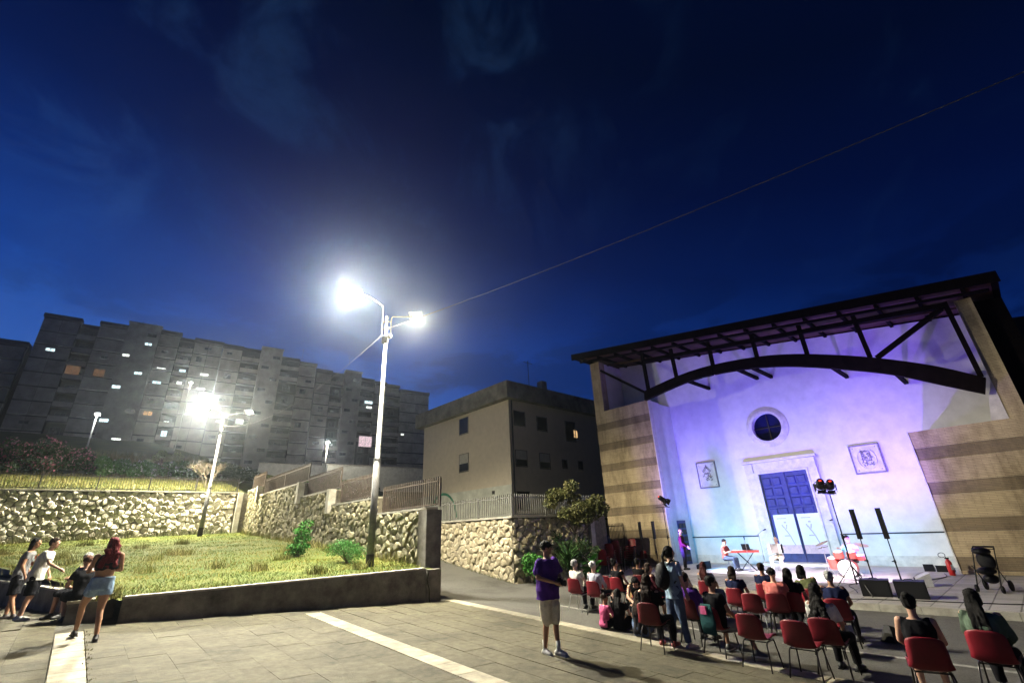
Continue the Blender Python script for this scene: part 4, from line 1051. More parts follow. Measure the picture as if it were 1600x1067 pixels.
bush('young_tree', 'small dark green sapling standing in the middle of the lawn', 'sapling', (x,y,zgrass(x,y)), [(0,0,.35,.42,.35,.16),(.1,0,.62,.34,.3,.16),(.05,0,.88,.34,.28,.14),(.18,0,1.1,.26,.22,.12),(-.15,0,.15,.38,.3,.12),(.3,0,1.2,.18,.15,.07)], 1500, .045, L_bright, 6)
x, y = -5.75, 16.35
bush('fern_bush', 'low bright green feathery bush at the foot of the tall lamp post', 'bush', (x,y,zgrass(x,y)), rclumps(12,.75,.45,.6,.15,.30,3), 3800, .035, L_bright, 9, aspect=.22)
hp_ = lambda q, t: (*QT(q,t).to_2d(), zhill(q,t))
for k,(q,t,s) in enumerate(((-17.2,30,1.15),(-15.6,29.6,1.2),(-14.2,30.4,.95))):
    bush('oleander', ['pink flowering oleander at the far left edge of the hillside','tall pink oleander, middle of the three on the hillside','smaller pink oleander next to the white flowering hedge'][k], 'bush', hp_(q,t), rclumps(11,1.1*s,1.0*s,1.7*s,.4,.5*s,k+20), 2300, .09, L_dark, 8, L_pink, 420, .08, 'oleanders on the hillside')
wl_ = ['leftmost white flowering bush beside the pink oleander','white flowering bush, second from the oleander','white flowering bush, third from the oleander','white flowering bush, fourth from the oleander','white flowering bush, last before the bare shrub']
for k,q in enumerate((-12.9,-11.6,-10.4,-9.2,-8.0)):
    bush('flowering_bush', wl_[k], 'bush', hp_(q,29.8+.3*(k%2)), rclumps(9,.95,.8,1.05,.3,.45,k+40), 2000, .08, L_green, 6, L_whitef, 75, .085, 'white flowering bushes on the hillside')
for k,(q,t,s,m,lab) in enumerate(((-5.2,30.5,1.0,L_dark,'dark bush on the hillside behind the bare shrub'),(-3.2,31.5,1.0,L_dark,'dark bush right of the bare shrub with pale flower heads'),(1.0,30,1.0,L_green,'green bush above the highest railing panel'),
       (3.6,30,1.15,L_green,'green bush left of the hut lamp'),(6.2,29.5,1.1,L_dark,'dark bush with white flowers above the middle railing panel'),(8.6,28.5,1.0,L_dark,'dark flowering bush nearest to the tall lamp post'),(11.0,26.5,1.0,L_dark,'very dark bush beside the plain house wall'))):
    bush('bush', lab, 'bush', hp_(q,t), rclumps(10,1.6*s,1.2*s,1.3*s,.3,.6*s,k+60), 2300, .10, m, 6, L_whitef if k in (1,4,5) else None, 160, .08)
# bare shrub and pale bush
x0_ = hp_(-7.1, 23.6); bs_ = thing('bare_shrub', 'bare pale twiggy shrub right behind the level railing', 'shrub', x0_)
tw = MB(); rb = random.Random(8)
def branch(p, d, l, r, dep):
    q = p+d*l; tw.tube([p, q], [r, r*.6], 4, cap=False)
    if dep == 0: return
    for _ in range(3 if dep > 1 else 4):
        d2 = (d+Vector((rb.uniform(-.7,.7), rb.uniform(-.7,.7), rb.uniform(-.2,.4)))).normalized(); branch(q, d2, l*rb.uniform(.6,.85), r*.6, dep-1)
for a in range(5): branch(Vector((0,0,0)), Vector((cos(a*1.26)*.5, sin(a*1.26)*.5, 1)).normalized(), .75, .03, 3)
obj('twigs', tw, M_twig, bs_, fix=False)
bush('pale_bush', 'pale lit green bush on the hillside above the bare shrub', 'bush', hp_(-8.8,36), rclumps(8,1.3,1.1,1.2,.5,.55,77), 2200, .10, L_pale, 6)
# around the terrace corner
tx = QT(3.3,-.5,.9); tr_ = thing('small_tree', 'small olive-green tree rising over the terrace railing in front of the dark house side', 'tree', tx)
V, F = leafcloud(rs, [(c[0],c[1],c[2],c[3],c[4],c[5]) for c in rclumps(20,1.25,.75,1.7,1.3,.36,90)], 5200, .065, .55); np_obj('crown', V, F, L_olive, tr_)
tk = MB(); tk.tube([(0,0,-1.1),(.05,0,.5),(0,0,1.5)],[.07,.06,.04],8)
for a in range(6): tk.tube([(0,0,.5+.08*a),(cos(a)*.5,sin(a)*.5,1.0+.05*a),(cos(a)*.9,sin(a)*.9,1.3)],[.035,.02,.01],5)
obj('trunk', tk, M_twig, tr_, smooth=True)
bush('climbing_shrub', 'dark climbing shrub hanging over the violet stone wall', 'shrub', QT(2.9,-.25,1.2), [(c[0],c[1]*.3,c[2],c[3],c[4],c[5]) for c in rclumps(14,1.2,.7,1.3,-.6,.38,91)], 3600, .06, L_dark, 6)
bush('leafy_bush', 'bright green leafy bush at the corner of the terrace wall', 'bush', QT(0.65,-.75,-.05), rclumps(10,.5,.5,1.0,.15,.32,92), 2400, .055, L_bright, 6)
bush('low_bush', 'low green ground bush left of the two elderly listeners', 'bush', QT(3.5,-1.0,-.15), rclumps(7,.4,.35,.35,.1,.2,93), 1000, .05, L_bright, 4)
bush('wall_shrub', 'small dark shrub growing beside the left church wing', 'shrub', CH(-14.0,-.5,.0), rclumps(7,.5,.4,.9,.2,.28,94), 1200, .06, L_olive, 4)
yu = thing('spiky_plant', 'large dark green spiky plant in front of the violet stone wall', 'plant', QT(2.1,-1.0,-.05))
fm_ = MB()
for L_, W_ in ((1.15,.07),):
    n_ = 6; vs = []
    for i in range(n_+1):
        k = i/n_; vs += [(-W_*(1-k)**.6*.5-.002,k*L_*.8,k*L_*.75-k*k*.45*L_),(W_*(1-k)**.6*.5+.002,k*L_*.8,k*L_*.75-k*k*.45*L_)]
    fm_.add(vs, [(2*i,2*i+1,2*i+3,2*i+2) for i in range(n_)])
fme = fm_.mesh('frond'); fme.materials.append(mat('frond_green',(0.035,0.09,0.02),0.5,0.3,5.0))
for k in range(80):
    o = part('frond', fme, yu, (0,0,.15+rb.uniform(0,.7))); s = rb.uniform(.7,1.25); o.scale = (s,s,s)
    o.rotation_euler = (rb.uniform(-.25,.75), 0, k*2.4)
lp = thing('broadleaf_plant', 'plant with large lit green leaves between the spiky plant and the seats', 'plant', QT(3.2,-1.3,-.1))
lm = MB().add([(0,0,0),(.12,.18,.05),(.10,.38,.03),(0,.5,-.04),(-.10,.38,.03),(-.12,.18,.05)],[(0,1,2,3),(0,3,4,5)]).mesh('leaf'); lm.materials.append(L_bright)
for k in range(26):
    o = part('leaf', lm, lp, (rb.uniform(-.12,.12),rb.uniform(-.12,.12),rb.uniform(.15,.8))); o.rotation_euler = (rb.uniform(-.2,.7),rb.uniform(-.2,.2),k*2.4)
pk = obj('planter_edge', MB().box(-.9,.9,-.18,.18,-.2,.14), M_concl, None, loc=QT(2.6,-1.9,-.12), rotz=atan2(NN.y,NN.x)); tag(pk, 'low pale stone edging block in front of the green plants', 'kerb stone')

# ================================================================== CHAIRS
M_red = mat('red_plastic', (0.15,0.003,0.011), 0.5, 0.12, 5.0, spec=0.4, rand=0.3)
M_tubed = mat('dark_steel_tube', (0.05,0.045,0.045), 0.35, 0.1, metal=0.8); M_tubel = mat('chrome_tube', (0.55,0.55,0.55), 0.3, 0.1, metal=0.8)
def chair_shell():
    prof = [(.235,.405),(.225,.435),(.12,.435),(0,.415),(-.12,.405),(-.175,.425),(-.205,.49),(-.225,.58),(-.25,.69),(-.265,.76),(-.268,.785)]
    nw = 8; mb = MB(); th = .012
    top, bot = [], []
    for i, (y, z) in enumerate(prof):
        k = i/(len(prof)-1); back = max(0, (k-.5)/.5)
        hw = .21 + (.012 if .25<k<.6 else 0) - .035*back**2.5
        for j in range(nw+1):
            u = -1+2*j/nw; e = abs(u)**3
            yy = y + (.045*e if back > 0 else 0)*min(1,back*2); zz_ = z + (.028*e if back < .1 else .028*e*(1-back))
            if i >= len(prof)-2: zz_ -= .03*abs(u)**4
            top.append(Vector((u*hw, yy, zz_)))
    ny = len(prof)
    me_n = []
    for i in range(ny):
        for j in range(nw+1):
            a = top[min(i+1,ny-1)*(nw+1)+j]-top[max(i-1,0)*(nw+1)+j]; b = top[i*(nw+1)+min(j+1,nw)]-top[i*(nw+1)+max(j-1,0)]
            me_n.append(a.cross(b).normalized())
    vs = top+[p+n*th for p, n in zip(top, me_n)]; k0 = len(top); fs = []
    for i in range(ny-1):
        for j in range(nw):
            a = i*(nw+1)+j; fs.append((a,a+1,a+nw+2,a+nw+1)); fs.append((k0+a,k0+a+nw+1,k0+a+nw+2,k0+a+1))
    for i in range(ny-1):
        for j in (0,nw):
            a = i*(nw+1)+j; fs.append((a,a+nw+1,k0+a+nw+1,k0+a))
    for i in (0,ny-1):
        for j in range(nw):
            a = i*(nw+1)+j; fs.append((a,a+1,k0+a+1,k0+a))
    mb.add(vs, fs); return mb
def make_chair(legm):
    t_ = thing('plastic_chair', 'x', 'chair', (0,0,-50))
    sh = obj('seat_shell', chair_shell(), M_red, t_, smooth=True)
    for sx in (-1,1):
        obj('leg_frame', MB().tube([(sx*.22,.20,0),(sx*.185,.15,.37),(sx*.18,.13,.395),(sx*.18,-.10,.385),(sx*.185,-.13,.36),(sx*.225,-.24,0)], .0115, 7), legm, t_, smooth=True)
    obj('cross_rail', MB().tube([(-.18,.10,.392),(.18,.10,.392)],.010,6).tube([(-.18,-.09,.384),(.18,-.09,.384)],.010,6), legm, t_)
    return t_
chA, chB = make_chair(M_tubed), make_chair(M_tubel)
used = {chA.name: False, chB.name: False}
def chair(x, y, z, rz, label, light=False, group='red plastic audience chairs', rx=0):
    if group.startswith('red plastic'): rz += random.uniform(-.09,.09)
    src = chB if light else chA
    if not used[src.name]:
        used[src.name] = True; 
        if src.name not in CHILD: CHILD[src.name] = [(c, []) for c in COL.objects if c.parent == src]
        src.location = (x,y,z); src.rotation_euler = (rx,0,rz); src['label'] = label; src['group'] = group; return src
    return copy_tree(src, (x,y,z), rz, label, group, rx)
ST = -radians(47)      # heading towards the church door
# ================================================================== STAGE EQUIPMENT
M_blk = mat('black_casing', (0.006,0.006,0.008), 0.55, 0.1, 5.0, spec=0.2); M_blkm = mat('black_metal', (0.02,0.02,0.022), 0.35, 0.1, metal=0.5)
M_grille = mat('speaker_grille', (0.007,0.007,0.009), 0.8, 0.3, 60.0, 0.5, 200)
def tripod(mb, x, y, z, h, spread, r=.016):
    for k in range(3):
        a = k*2.094+.4; mb.tube([(x,y,z+h),(x+cos(a)*spread,y+sin(a)*spread,z)],[r,r],6); mb.tube([(x,y,z+h*.45),(x+cos(a)*spread*.5,y+sin(a)*spread*.5,z+h*.5)],[r*.7,r*.7],5)
def light_stand(label, x, y, z, H, bar_az, n):
    t_ = thing('lighting_stand', label, 'lighting stand', (x,y,z), 0)
    for k in range(3):
        a = k*2.094+.4; obj('leg', MB().tube([(0,0,.75),(cos(a)*.62,sin(a)*.62,0.01)],.014,6).tube([(0,0,.35),(cos(a)*.31,sin(a)*.31,.38)],.009,5), M_blkm, t_)
    obj('mast', MB().tube([(0,0,.25),(0,0,1.5),(0,0,1.51),(0,0,H)],[.022,.022,.016,.016],8), M_blkm, t_)
    obj('clamp', MB().tube([(0,0,1.42),(0,0,1.55)],[.035,.035],8).box(0,.09,-.012,.012,1.46,1.5), M_blkm, t_)
    w = .45 if n > 1 else .22
    obj('crossbar', MB().tube([(-w*1.5*cos(bar_az),-w*1.5*sin(bar_az),H),(w*1.5*cos(bar_az),w*1.5*sin(bar_az),H)],.014,6), M_blkm, t_)
    return t_
def par_can(label, x, y, z, target, red=True, roll=0):
    d = (Vector(target)-Vector((x,y,z))); 
    t_ = thing('stage_light', label, 'stage light', (x,y,z), atan2(d.y,d.x)-pi/2)
    el = atan2(d.z, hypot(d.x,d.y)); c_, s_ = cos(el), sin(el)
    P_ = lambda u, v=0: (v, u*c_, u*s_)
    obj('body', MB().tube([P_(-.20),P_(-.17),P_(.12),P_(.14)],[.07,.10,.115,.13],14), M_blk, t_, smooth=False)
    obj('yoke', MB().tube([(-.14,0,0),(-.14,0,-.16),(0,0,-.2),(.14,0,-.16),(.14,0,0)],.012,5), M_blkm, t_)
    dd = MB()
    for (sx, sz) in ((0,1),(0,-1),(1,0),(-1,0)):
        u = (sx*.13, sz*.13); n0 = Vector(P_(.14)); up_ = Vector((0,-s_,c_)); rt = Vector((1,0,0)); f_ = Vector((0,c_,s_))
        a = n0+rt*u[0]+up_*u[1]; side = up_ if sx else rt
        vs = [a-side*.10, a+side*.10, a+side*.13+f_*.15+(rt*sx+up_*sz)*.04, a-side*.13+f_*.15+(rt*sx+up_*sz)*.04]; dd.add([*vs, *[v+(rt*sx+up_*sz)*.006 for v in vs]], [(0,1,2,3),(7,6,5,4),(0,4,5,1),(1,5,6,2),(2,6,7,3),(3,7,4,0)])
    obj('barn_doors', dd, M_blk, t_)
    obj('display', MB().box(-.03,.03,-.215*c_-.01,-.205*c_,-.215*s_-.01,-.215*s_+.02), emat('red_display',(1.0,0.05,0.02),3.0), t_)
    return t_
tg = CH(-4.0,-.2,.2)
light_stand('tall black lighting stand with a two-lamp crossbar in front of the drums', 9.45, 14.55, FZ, 2.68, .75, 2)
par_can('left black stage lamp on the crossbar of the front stand', 9.13, 14.35, 2.84, tg); par_can('right black stage lamp on the crossbar of the front stand', 9.74, 14.85, 2.84, tg)
light_stand('black lighting stand with a single lamp before the left wing', 6.55, 22.0, FZ, 2.75, .1, 1)
par_can('single black stage lamp tilted towards the band at the left wing', 6.6, 22.0, 2.96, CH(-6.5,.5,-.4))
def column_speaker(label, x, y, z, rz, base=False):
    t_ = thing('column_speaker', label, 'speaker', (x,y,z), rz, 'column loudspeakers on poles')
    obj('column', MB().box(-.055,.055,-.06,.06,1.38,2.2), M_blk, t_); obj('grille', MB().box(-.045,.045,.061,.066,1.41,2.17), M_grille, t_)
    obj('pole', MB().tube([(0,0,0.02),(0,0,.8),(0,0,.81),(0,0,1.39)],[.019,.019,.014,.014],8).tube([(0,0,.77),(0,0,.84)],.028,8).box(0,.07,-.01,.01,.79,.82), M_blkm, t_)
    return t_
column_speaker('slim column speaker on a pole, leftmost before the left church wing', 6.25, 25.6, FZ, ST+pi)
column_speaker('slim column speaker on a pole beside the single lamp stand', 6.62, 24.4, FZ, ST+pi)
for k,(x,y) in enumerate(((9.98,14.6),(10.36,14.05))):
    column_speaker(['slim column speaker standing on the left bass cabinet','slim column speaker standing on the right bass cabinet'][k], x, y, FZ+.40 - .38, ST+pi)
def wedge(name, label, x, y, z, rz, w, d, h, col=None, slope=.5):
    t_ = thing(name, label, 'speaker', (x,y,z), rz)
    y1 = d/2
    obj('cabinet', MB().add([(-w/2,-y1,0),(w/2,-y1,0),(w/2,y1,0),(-w/2,y1,0),(-w/2,-y1,h),(w/2,-y1,h),(w/2,y1,h*slope),(-w/2,y1,h*slope)],
        [(0,3,2,1),(4,5,6,7),(0,1,5,4),(1,2,6,5),(2,3,7,6),(3,0,4,7)]), col or M_blk, t_)
    return t_
for k,(x,y) in enumerate(((9.72,14.22),(10.22,13.62))):
    t_ = wedge('bass_cabinet', ['left black bass cabinet at the kerb under a column speaker','right black bass cabinet at the kerb under a column speaker'][k], x, y, FZ, radians(-38), .66, .50, .40, slope=1.0)
    obj('grille', MB().box(-.30,.30,-.262,-.251,.03,.37), M_grille, t_); obj('handle', MB().tube([(-.10,0,.40),(-.08,0,.43),(.08,0,.43),(.10,0,.40)],.01,5), M_blkm, t_)
t_ = wedge('monitor_speaker', 'pale rounded stage monitor lying behind the right bass cabinet', 12.15, 15.6, FZ, radians(60), .5, .36, .36, mat('grey_plastic',(0.45,0.45,0.46),.5), .55)
obj('woofer', MB().tube([(0,.185,.12),(0,.20,.12)],[.11,.11],14), M_blk, t_)
t_ = wedge('monitor_speaker', 'black wedge monitor on the floor by the maroon-dressed man', 8.6, 23.9, FZ, radians(30), .55, .4, .34); obj('grille', MB().box(-.24,.24,.19,.205,.03,.15), M_grille, t_)
wedge('floor_light', 'dark floor light bar beside the fire extinguisher', 15.45, 18.6, FZ, A_CH, .5, .25, .22)
wedge('floor_light', 'black floor wash lamp behind the extinguisher', 15.2, 18.2+.8, FZ, A_CH, .3, .25, .25)
# fire extinguisher
fe = thing('fire_extinguisher', 'red fire extinguisher with a looped hose standing by the right wing', 'fire extinguisher', (14.75,17.55,FZ))
obj('cylinder', MB().tube([(0,0,0),(0,0,.02),(0,0,.42),(0,0,.48),(0,0,.51)],[.075,.085,.085,.05,.03],14), mat('extinguisher_red',(0.55,0.02,0.02),.35,spec=.5), fe, smooth=True)
obj('label', MB().box(-.04,.04,-.09,-.082,.18,.34), M_pos, fe); obj('valve', MB().box(-.03,.03,-.05,.06,.51,.56), M_blkm, fe)
obj('hose', MB().tube([(-.02,0,.55)]+[(-.14+.12*cos(a),.0,.64+.075*sin(a)) for a in [k*pi/7-.6 for k in range(14)]],.010,6), M_blk, fe, smooth=True)
# cables on the ground
def gcable(label, pts, z):
    pp = []
    for i in range(len(pts)-1):
        for k in range(6):
            t = k/6; p0,p1,p2,p3 = pts[max(i-1,0)],pts[i],pts[i+1],pts[min(i+2,len(pts)-1)]
            pp.append(tuple(.5*((2*p1[j])+(-p0[j]+p2[j])*t+(2*p0[j]-5*p1[j]+4*p2[j]-p3[j])*t*t+(-p0[j]+3*p1[j]-3*p2[j]+p3[j])*t**3) for j in (0,1))+(z,))
    tag(obj('cable', MB().tube(pp,.011,5), M_blk), label, 'cable')
gcable('black cable running across the cobbles from the drums to the extinguisher', [(12.0,16.4),(13.0,16.6),(14.2,17.2),(15.0,18.2)], FZ+.012)
gcable('black cable along the kerb past the bass cabinets', [(8.3,14.0),(9.1,13.6),(10.0,13.0),(11.6,11.9),(14,10.9)], FZ+.012)
gcable('black cable curling between the drum kit and the front stand', [(11.6,18.0),(11.2,16.9),(10.4,16.4),(9.9,15.4),(9.5,14.7)], FZ+.012)
# music gear
def mic_stand(label, x, y, H, boom=0):
    t_ = thing('microphone_stand', label, 'microphone stand', (x,y,FZ))
    obj('base', MB().tube([(0,0,0),(0,0,.03)],[.14,.12],16), M_blkm, t_); obj('pole', MB().tube([(0,0,.02),(0,0,H)],.011,6), M_tubel, t_)
    if boom: obj('boom', MB().tube([(-.1,.0,H-.05),(boom,0,H+.15)],.008,5), M_tubel, t_); obj('microphone', MB().tube([(boom,0,H+.15),(boom+.05,0,H+.16),(boom+.13,0,H+.18)],[.012,.022,.026],8), M_blk, t_)
    else: obj('microphone', MB().tube([(0,0,H),(0,0,H+.12),(0,0,H+.17)],[.015,.024,.02],8), M_blk, t_)
mic_stand('chrome microphone stand between the keyboard and the accordion player', 9.75, 21.6, 1.25); mic_stand('taller microphone stand directly left of the accordion player', 10.55, 21.9, 1.45, .25)
mic_stand('boom microphone stand over the drum cymbals', 11.95, 18.35, 1.75, -.35)
kb = thing('keyboard', 'red and black stage keyboard on a folding stand in front of the seated player', 'keyboard', (9.85,22.0,FZ), A_CH+.35)
obj('body', MB().box(-.55,.55,-.16,.16,.74,.82), mat('keyboard_red',(0.5,0.05,0.04),.35,spec=.5), kb); obj('keys', MB().box(-.5,.5,-.02,.15,.821,.835), mat('ivory',(0.75,0.74,0.7),.4), kb)
obj('black_keys', (lambda m: [m.box(-.47+k*.036,-.458+k*.036,-.02,.08,.836,.848) for k in range(27) if k%7 not in (2,6)] and m)(MB()), M_blk, kb)
for s in (-1,1): obj('stand_leg', MB().bar((-.32*s,-.1,0),(.32*s,-.1,.74),.03).bar((-.32*s,.1,0),(.32*s,.1,.74),.03), M_blkm, kb)
lt = thing('laptop', 'open dark laptop standing on the keyboard', 'laptop', CH(-6.3+.0,-1.0,0), A_CH); lt.location = (9.95,21.95,FZ+.85)
obj('base', MB().box(-.17,.17,-.12,.12,0,.015), M_blk, lt); obj('screen', MB().add([(-.17,-.12,.015),(.17,-.12,.015),(.17,-.19,.24),(-.17,-.19,.24),(-.17,-.13,.015),(.17,-.13,.015),(.17,-.2,.24),(-.17,-.2,.24)],[(0,1,2,3),(7,6,5,4),(0,4,5,1),(1,5,6,2),(2,6,7,3),(3,7,4,0)]), M_blk, lt)
dk_ = thing('drum_kit', 'white and red drum kit with tilted cymbals in front of the blue door', 'drum kit', (11.9,18.5,FZ), ST+pi)
M_dr = mat('drum_red',(0.5,0.08,0.06),.35,spec=.5); M_head = mat('drum_skin',(0.72,0.70,0.66),.5); M_brass = mat('cymbal_brass',(0.62,0.45,0.22),.3,.1,metal=.8)
def cyl(c, ax, r, l, n=20): 
    c, ax = Vector(c), Vector(ax).normalized(); return MB().tube([c-ax*l/2, c+ax*l/2], r, n)
bd = obj('bass_drum', cyl((0,.0,.28),(0,1,0),.28,.38), M_dr, dk_); obj('drum_skin', cyl((0,.195,.28),(0,1,0),.265,.012), M_head, bd); obj('hoop', MB().tube([(.28*cos(a),.19,.28+.28*sin(a)) for a in [k*pi/12 for k in range(25)]],.014,6), M_head, bd)
for nm,c,r,l in (('tom_drum',(-.2,-.02,.72),.15,.2),('tom_drum',(.2,-.02,.72),.16,.2),('floor_tom',(.5,-.35,.42),.2,.36),('snare_drum',(-.38,-.35,.62),.18,.14)):
    b_ = obj(nm, cyl(c,(0,.2,1),r,l), M_dr, dk_); obj('drum_skin', cyl((c[0],c[1]+.2*(l/2+.003),c[2]+l/2+.003),(0,.2,1),r*.96,.008), M_head, b_)
for nm,c,ax,r in (('cymbal',(.62,.1,1.12),(.35,.25,1),.24),('cymbal',(-.62,.05,1.05),(-.3,.2,1),.21),('cymbal',(.75,-.3,.95),(.2,.1,1),.22)):
    c_ = obj(nm, MB().tube([Vector(c)-Vector(ax).normalized()*.003,Vector(c)+Vector(ax).normalized()*.006,Vector(c)+Vector(ax).normalized()*.03],[r,r*.3,.02],22), M_brass, dk_)
    obj('cymbal_stand', MB().tube([c,(c[0],c[1],.02)],.010,5).tube([(c[0]-.2,c[1],0.01),(c[0],c[1],.4),(c[0]+.2,c[1]-.1,0.01)],.008,5), M_tubel, c_)
for (lx,ly) in ((-.3,.0),(.3,0)): obj('spur', MB().tube([(lx*.8,0,.3),(lx*1.5,.2,0)],.01,5), M_tubel, dk_)
def stool(label, x, y): 
    t_ = thing('stool', label, 'stool', (x,y,FZ)); obj('seat', MB().tube([(0,0,.40),(0,0,.46)],[.17,.17],16), M_blk, t_); 
    for k in range(3): obj('leg', MB().tube([(0,0,.40),(cos(k*2.09)*.2,sin(k*2.09)*.2,0)],.012,5), M_tubel, t_)
stool('black drum stool under the drummer', 12.5, 19.05); stool('black stool under the keyboard player', 9.25, 22.55); stool('stool under the accordion player', 11.05, 21.55)
ac = thing('accordion', 'pale accordion with open bellows on the lap of the seated player', 'accordion', (10.86,21.33,FZ+.70), ST+pi)
for s in (-1,1): obj('case_side', MB().box(s*.21-.055,s*.21+.055,-.09,.11,-.02,.36), M_head, ac)
bel = MB(); 
for k in range(12): bel.box(-.15+k*.025,-.15+k*.025+.011,-.085,.10,0,.34).box(-.15+k*.025+.011,-.15+k*.025+.024,-.07,.085,.015,.325)
obj('bellows', bel, mat('bellows_grey',(0.42,0.40,0.36),.6), ac, fix=False); obj('piano_keys', MB().box(-.29,-.265,-.05,.12,0,.34), M_blk, ac)
# pushchair at the right
sc_ = thing('pushchair', 'black upright pushchair parked on the cobbles by the right wing', 'pushchair', (12.75,14.0,FZ), radians(-60))
obj('frame', MB().tube([(-.24,-.34,.12),(-.24,-.05,.55),(-.23,.25,1.02),(.23,.25,1.02),(.24,-.05,.55),(.24,-.34,.12)],.016,6).tube([(-.24,.30,.12),(-.24,-.05,.52),(-.24,-.18,.62)],.014,6).tube([(.24,.30,.12),(.24,-.05,.52),(.24,-.18,.62)],.014,6), M_blkm, sc_)
obj('handle', MB().tube([(-.23,.25,1.02),(-.22,.34,1.08),(.22,.34,1.08),(.23,.25,1.02)],.024,8), M_blk, sc_)
sm_ = MB(); sm_.ell((0,-.08,.50),(.21,.24,.10),12,8); sm_.ell((0,.14,.74),(.20,.08,.26),12,8); sm_.ell((0,.02,.30),(.17,.18,.12),12,8); sm_.ell((0,.06,.98),(.21,.17,.10),12,8)
obj('seat', sm_, M_blk, sc_, smooth=True)
for (wx,wy,wr) in ((-.26,-.34,.09),(.26,-.34,.09),(-.26,.30,.13),(.26,.30,.13)): obj('wheel', MB().tube([(wx-.02,wy,wr),(wx+.02,wy,wr)],wr,18), M_blk, sc_)
bg = thing('shoulder_bag', 'black bag lying on the road left of the two rightmost chairs', 'bag', (6.95,10.1,-.27), .5)
obj('body', MB().add([(-.25,-.12,0),(.25,-.12,0),(.25,.12,0),(-.25,.12,0),(-.12,-.04,.26),(.05,-.03,.22),(.05,.05,.22),(-.12,.05,.26)],[(0,3,2,1),(4,5,6,7),(0,1,5,4),(1,2,6,5),(2,3,7,6),(3,0,4,7)]), M_blk, bg); obj('strap', MB().tube([(.2,0,.08),(.4,.1,.03),(.55,-.05,.02),(.3,-.15,.02)],.012,5), M_blk, bg)
bg2 = thing('backpack', 'black backpack on the ground between the chair rows', 'bag', (5.6,10.3,-.27), .2); obj('body', MB().ell((0,0,.2),(.2,.15,.24)), M_blk, bg2, smooth=True); obj('pocket', MB().ell((0,-.13,.14),(.14,.06,.12)), M_blk, bg2, smooth=True)
obj('strap', MB().tube([(-.1,.12,.38),(-.16,.2,.2),(-.1,.14,.05)],.015,5), M_blk, bg2)
wb = thing('wicker_bag', 'brown wicker bag on the lap side of a dark haired listener', 'bag', (2.95,13.6,-.17+.25), .4); obj('basket', MB().tube([(0,0,-.02),(0,0,.12),(0,0,.26)],[.17,.22,.20],14), mat('wicker',(0.36,0.22,0.08),.8,.3,30.0,.6,60), wb)
for s in (-1,1): obj('handle', MB().tube([(-.1,s*.18,.24),(0,s*.16,.42),(.1,s*.18,.24)],.012,5), mat('wicker',(0.36,0.22,0.08)), wb)
# ================================================================== PEOPLE
def cloth(name, col, rough=0.9): return mat('cloth_'+name, col, rough, 0.14, 9.0, 0.55, 14, spec=0.1)
def skinm(name, col): return mat('skin_'+name, col, 0.55, 0.05, 8.0, spec=0.35)
def hairm(name, col):
    return mat('hair_'+name, col, 0.65, 0.35, 38.0, 0.8, 70, spec=0.15)
SK = skinm('light', (0.50,0.29,0.20)); SKT = skinm('tan', (0.36,0.19,0.115)); SKP = skinm('pale', (0.58,0.38,0.30))
M_eye = mat('eye_dark', (0.02,0.015,0.012), 0.3); M_lip = mat('lips', (0.28,0.09,0.08), 0.5)
H_blk = hairm('black', (0.006,0.005,0.005)); H_brn = hairm('brown', (0.024,0.012,0.007)); H_gry = hairm('grey', (0.38,0.38,0.38)); H_wht = hairm('white', (0.62,0.61,0.58)); H_red = hairm('dyed_red', (0.16,0.012,0.018))
PEND = []
def capsule(mb, a, b, ra, rb, n=10):
    a, b = Vector(a), Vector(b); d = b-a; L = max(d.length, 1e-4); d.normalize()
    pts, rs_ = [], []
    for k in (0.02,.4,.75): pts.append(a-d*ra*cos(k*pi/2)); rs_.append(ra*sin(k*pi/2)+1e-4)
    for k in (0,.5,1): pts.append(a+d*L*k); rs_.append(ra+(rb-ra)*k)
    for k in (.75,.4,.02): pts.append(b+d*rb*cos(k*pi/2)); rs_.append(rb*sin(k*pi/2)+1e-4)
    mb.tube(pts, rs_, n)
def loft(mb, rings, n=16):
    vs = []; 
    for c, r, f, hw, hd in rings:
        for j in range(n):
            a = 2*pi*j/n; cx, sy = cos(a), sin(a)
            vs.append(c + r*(hw*abs(cx)**.85*(1 if cx>=0 else -1)) + f*(hd*abs(sy)**.9*(1 if sy>=0 else -1)))
    fs = []
    for i in range(len(rings)-1):
        for j in range(n): fs.append((i*n+j, i*n+(j+1)%n, (i+1)*n+(j+1)%n, (i+1)*n+j))
    fs.append(tuple(range(n-1,-1,-1))); fs.append(tuple((len(rings)-1)*n+j for j in range(n)))
    mb.add(vs, fs)
def remesh(name, mb, m, parent, vox, post=None, smooth=3):
    me = mb.mesh(name); o = bpy.data.objects.new(name, me); COL.objects.link(o); o.parent = parent
    r = o.modifiers.new('r', 'REMESH'); r.mode = 'VOXEL'; r.voxel_size = vox; r.use_smooth_shade = True
    s = o.modifiers.new('s', 'SMOOTH'); s.factor = .5; s.iterations = smooth
    PEND.append((o, m, post)); return o
def flush():
    bpy.context.view_layer.update(); dg = bpy.context.evaluated_depsgraph_get()
    done = [(o, m, post, bpy.data.meshes.new_from_object(o.evaluated_get(dg))) for o, m, post in PEND]
    for o, m, post, me in done:
        old = o.data; o.modifiers.clear(); o.data = me; me.name = o.name; bpy.data.meshes.remove(old)
        me.materials.clear()
        for x in (m if isinstance(m, (list,tuple)) else [m]): me.materials.append(x)
        if post: post(me)
    PEND.clear()
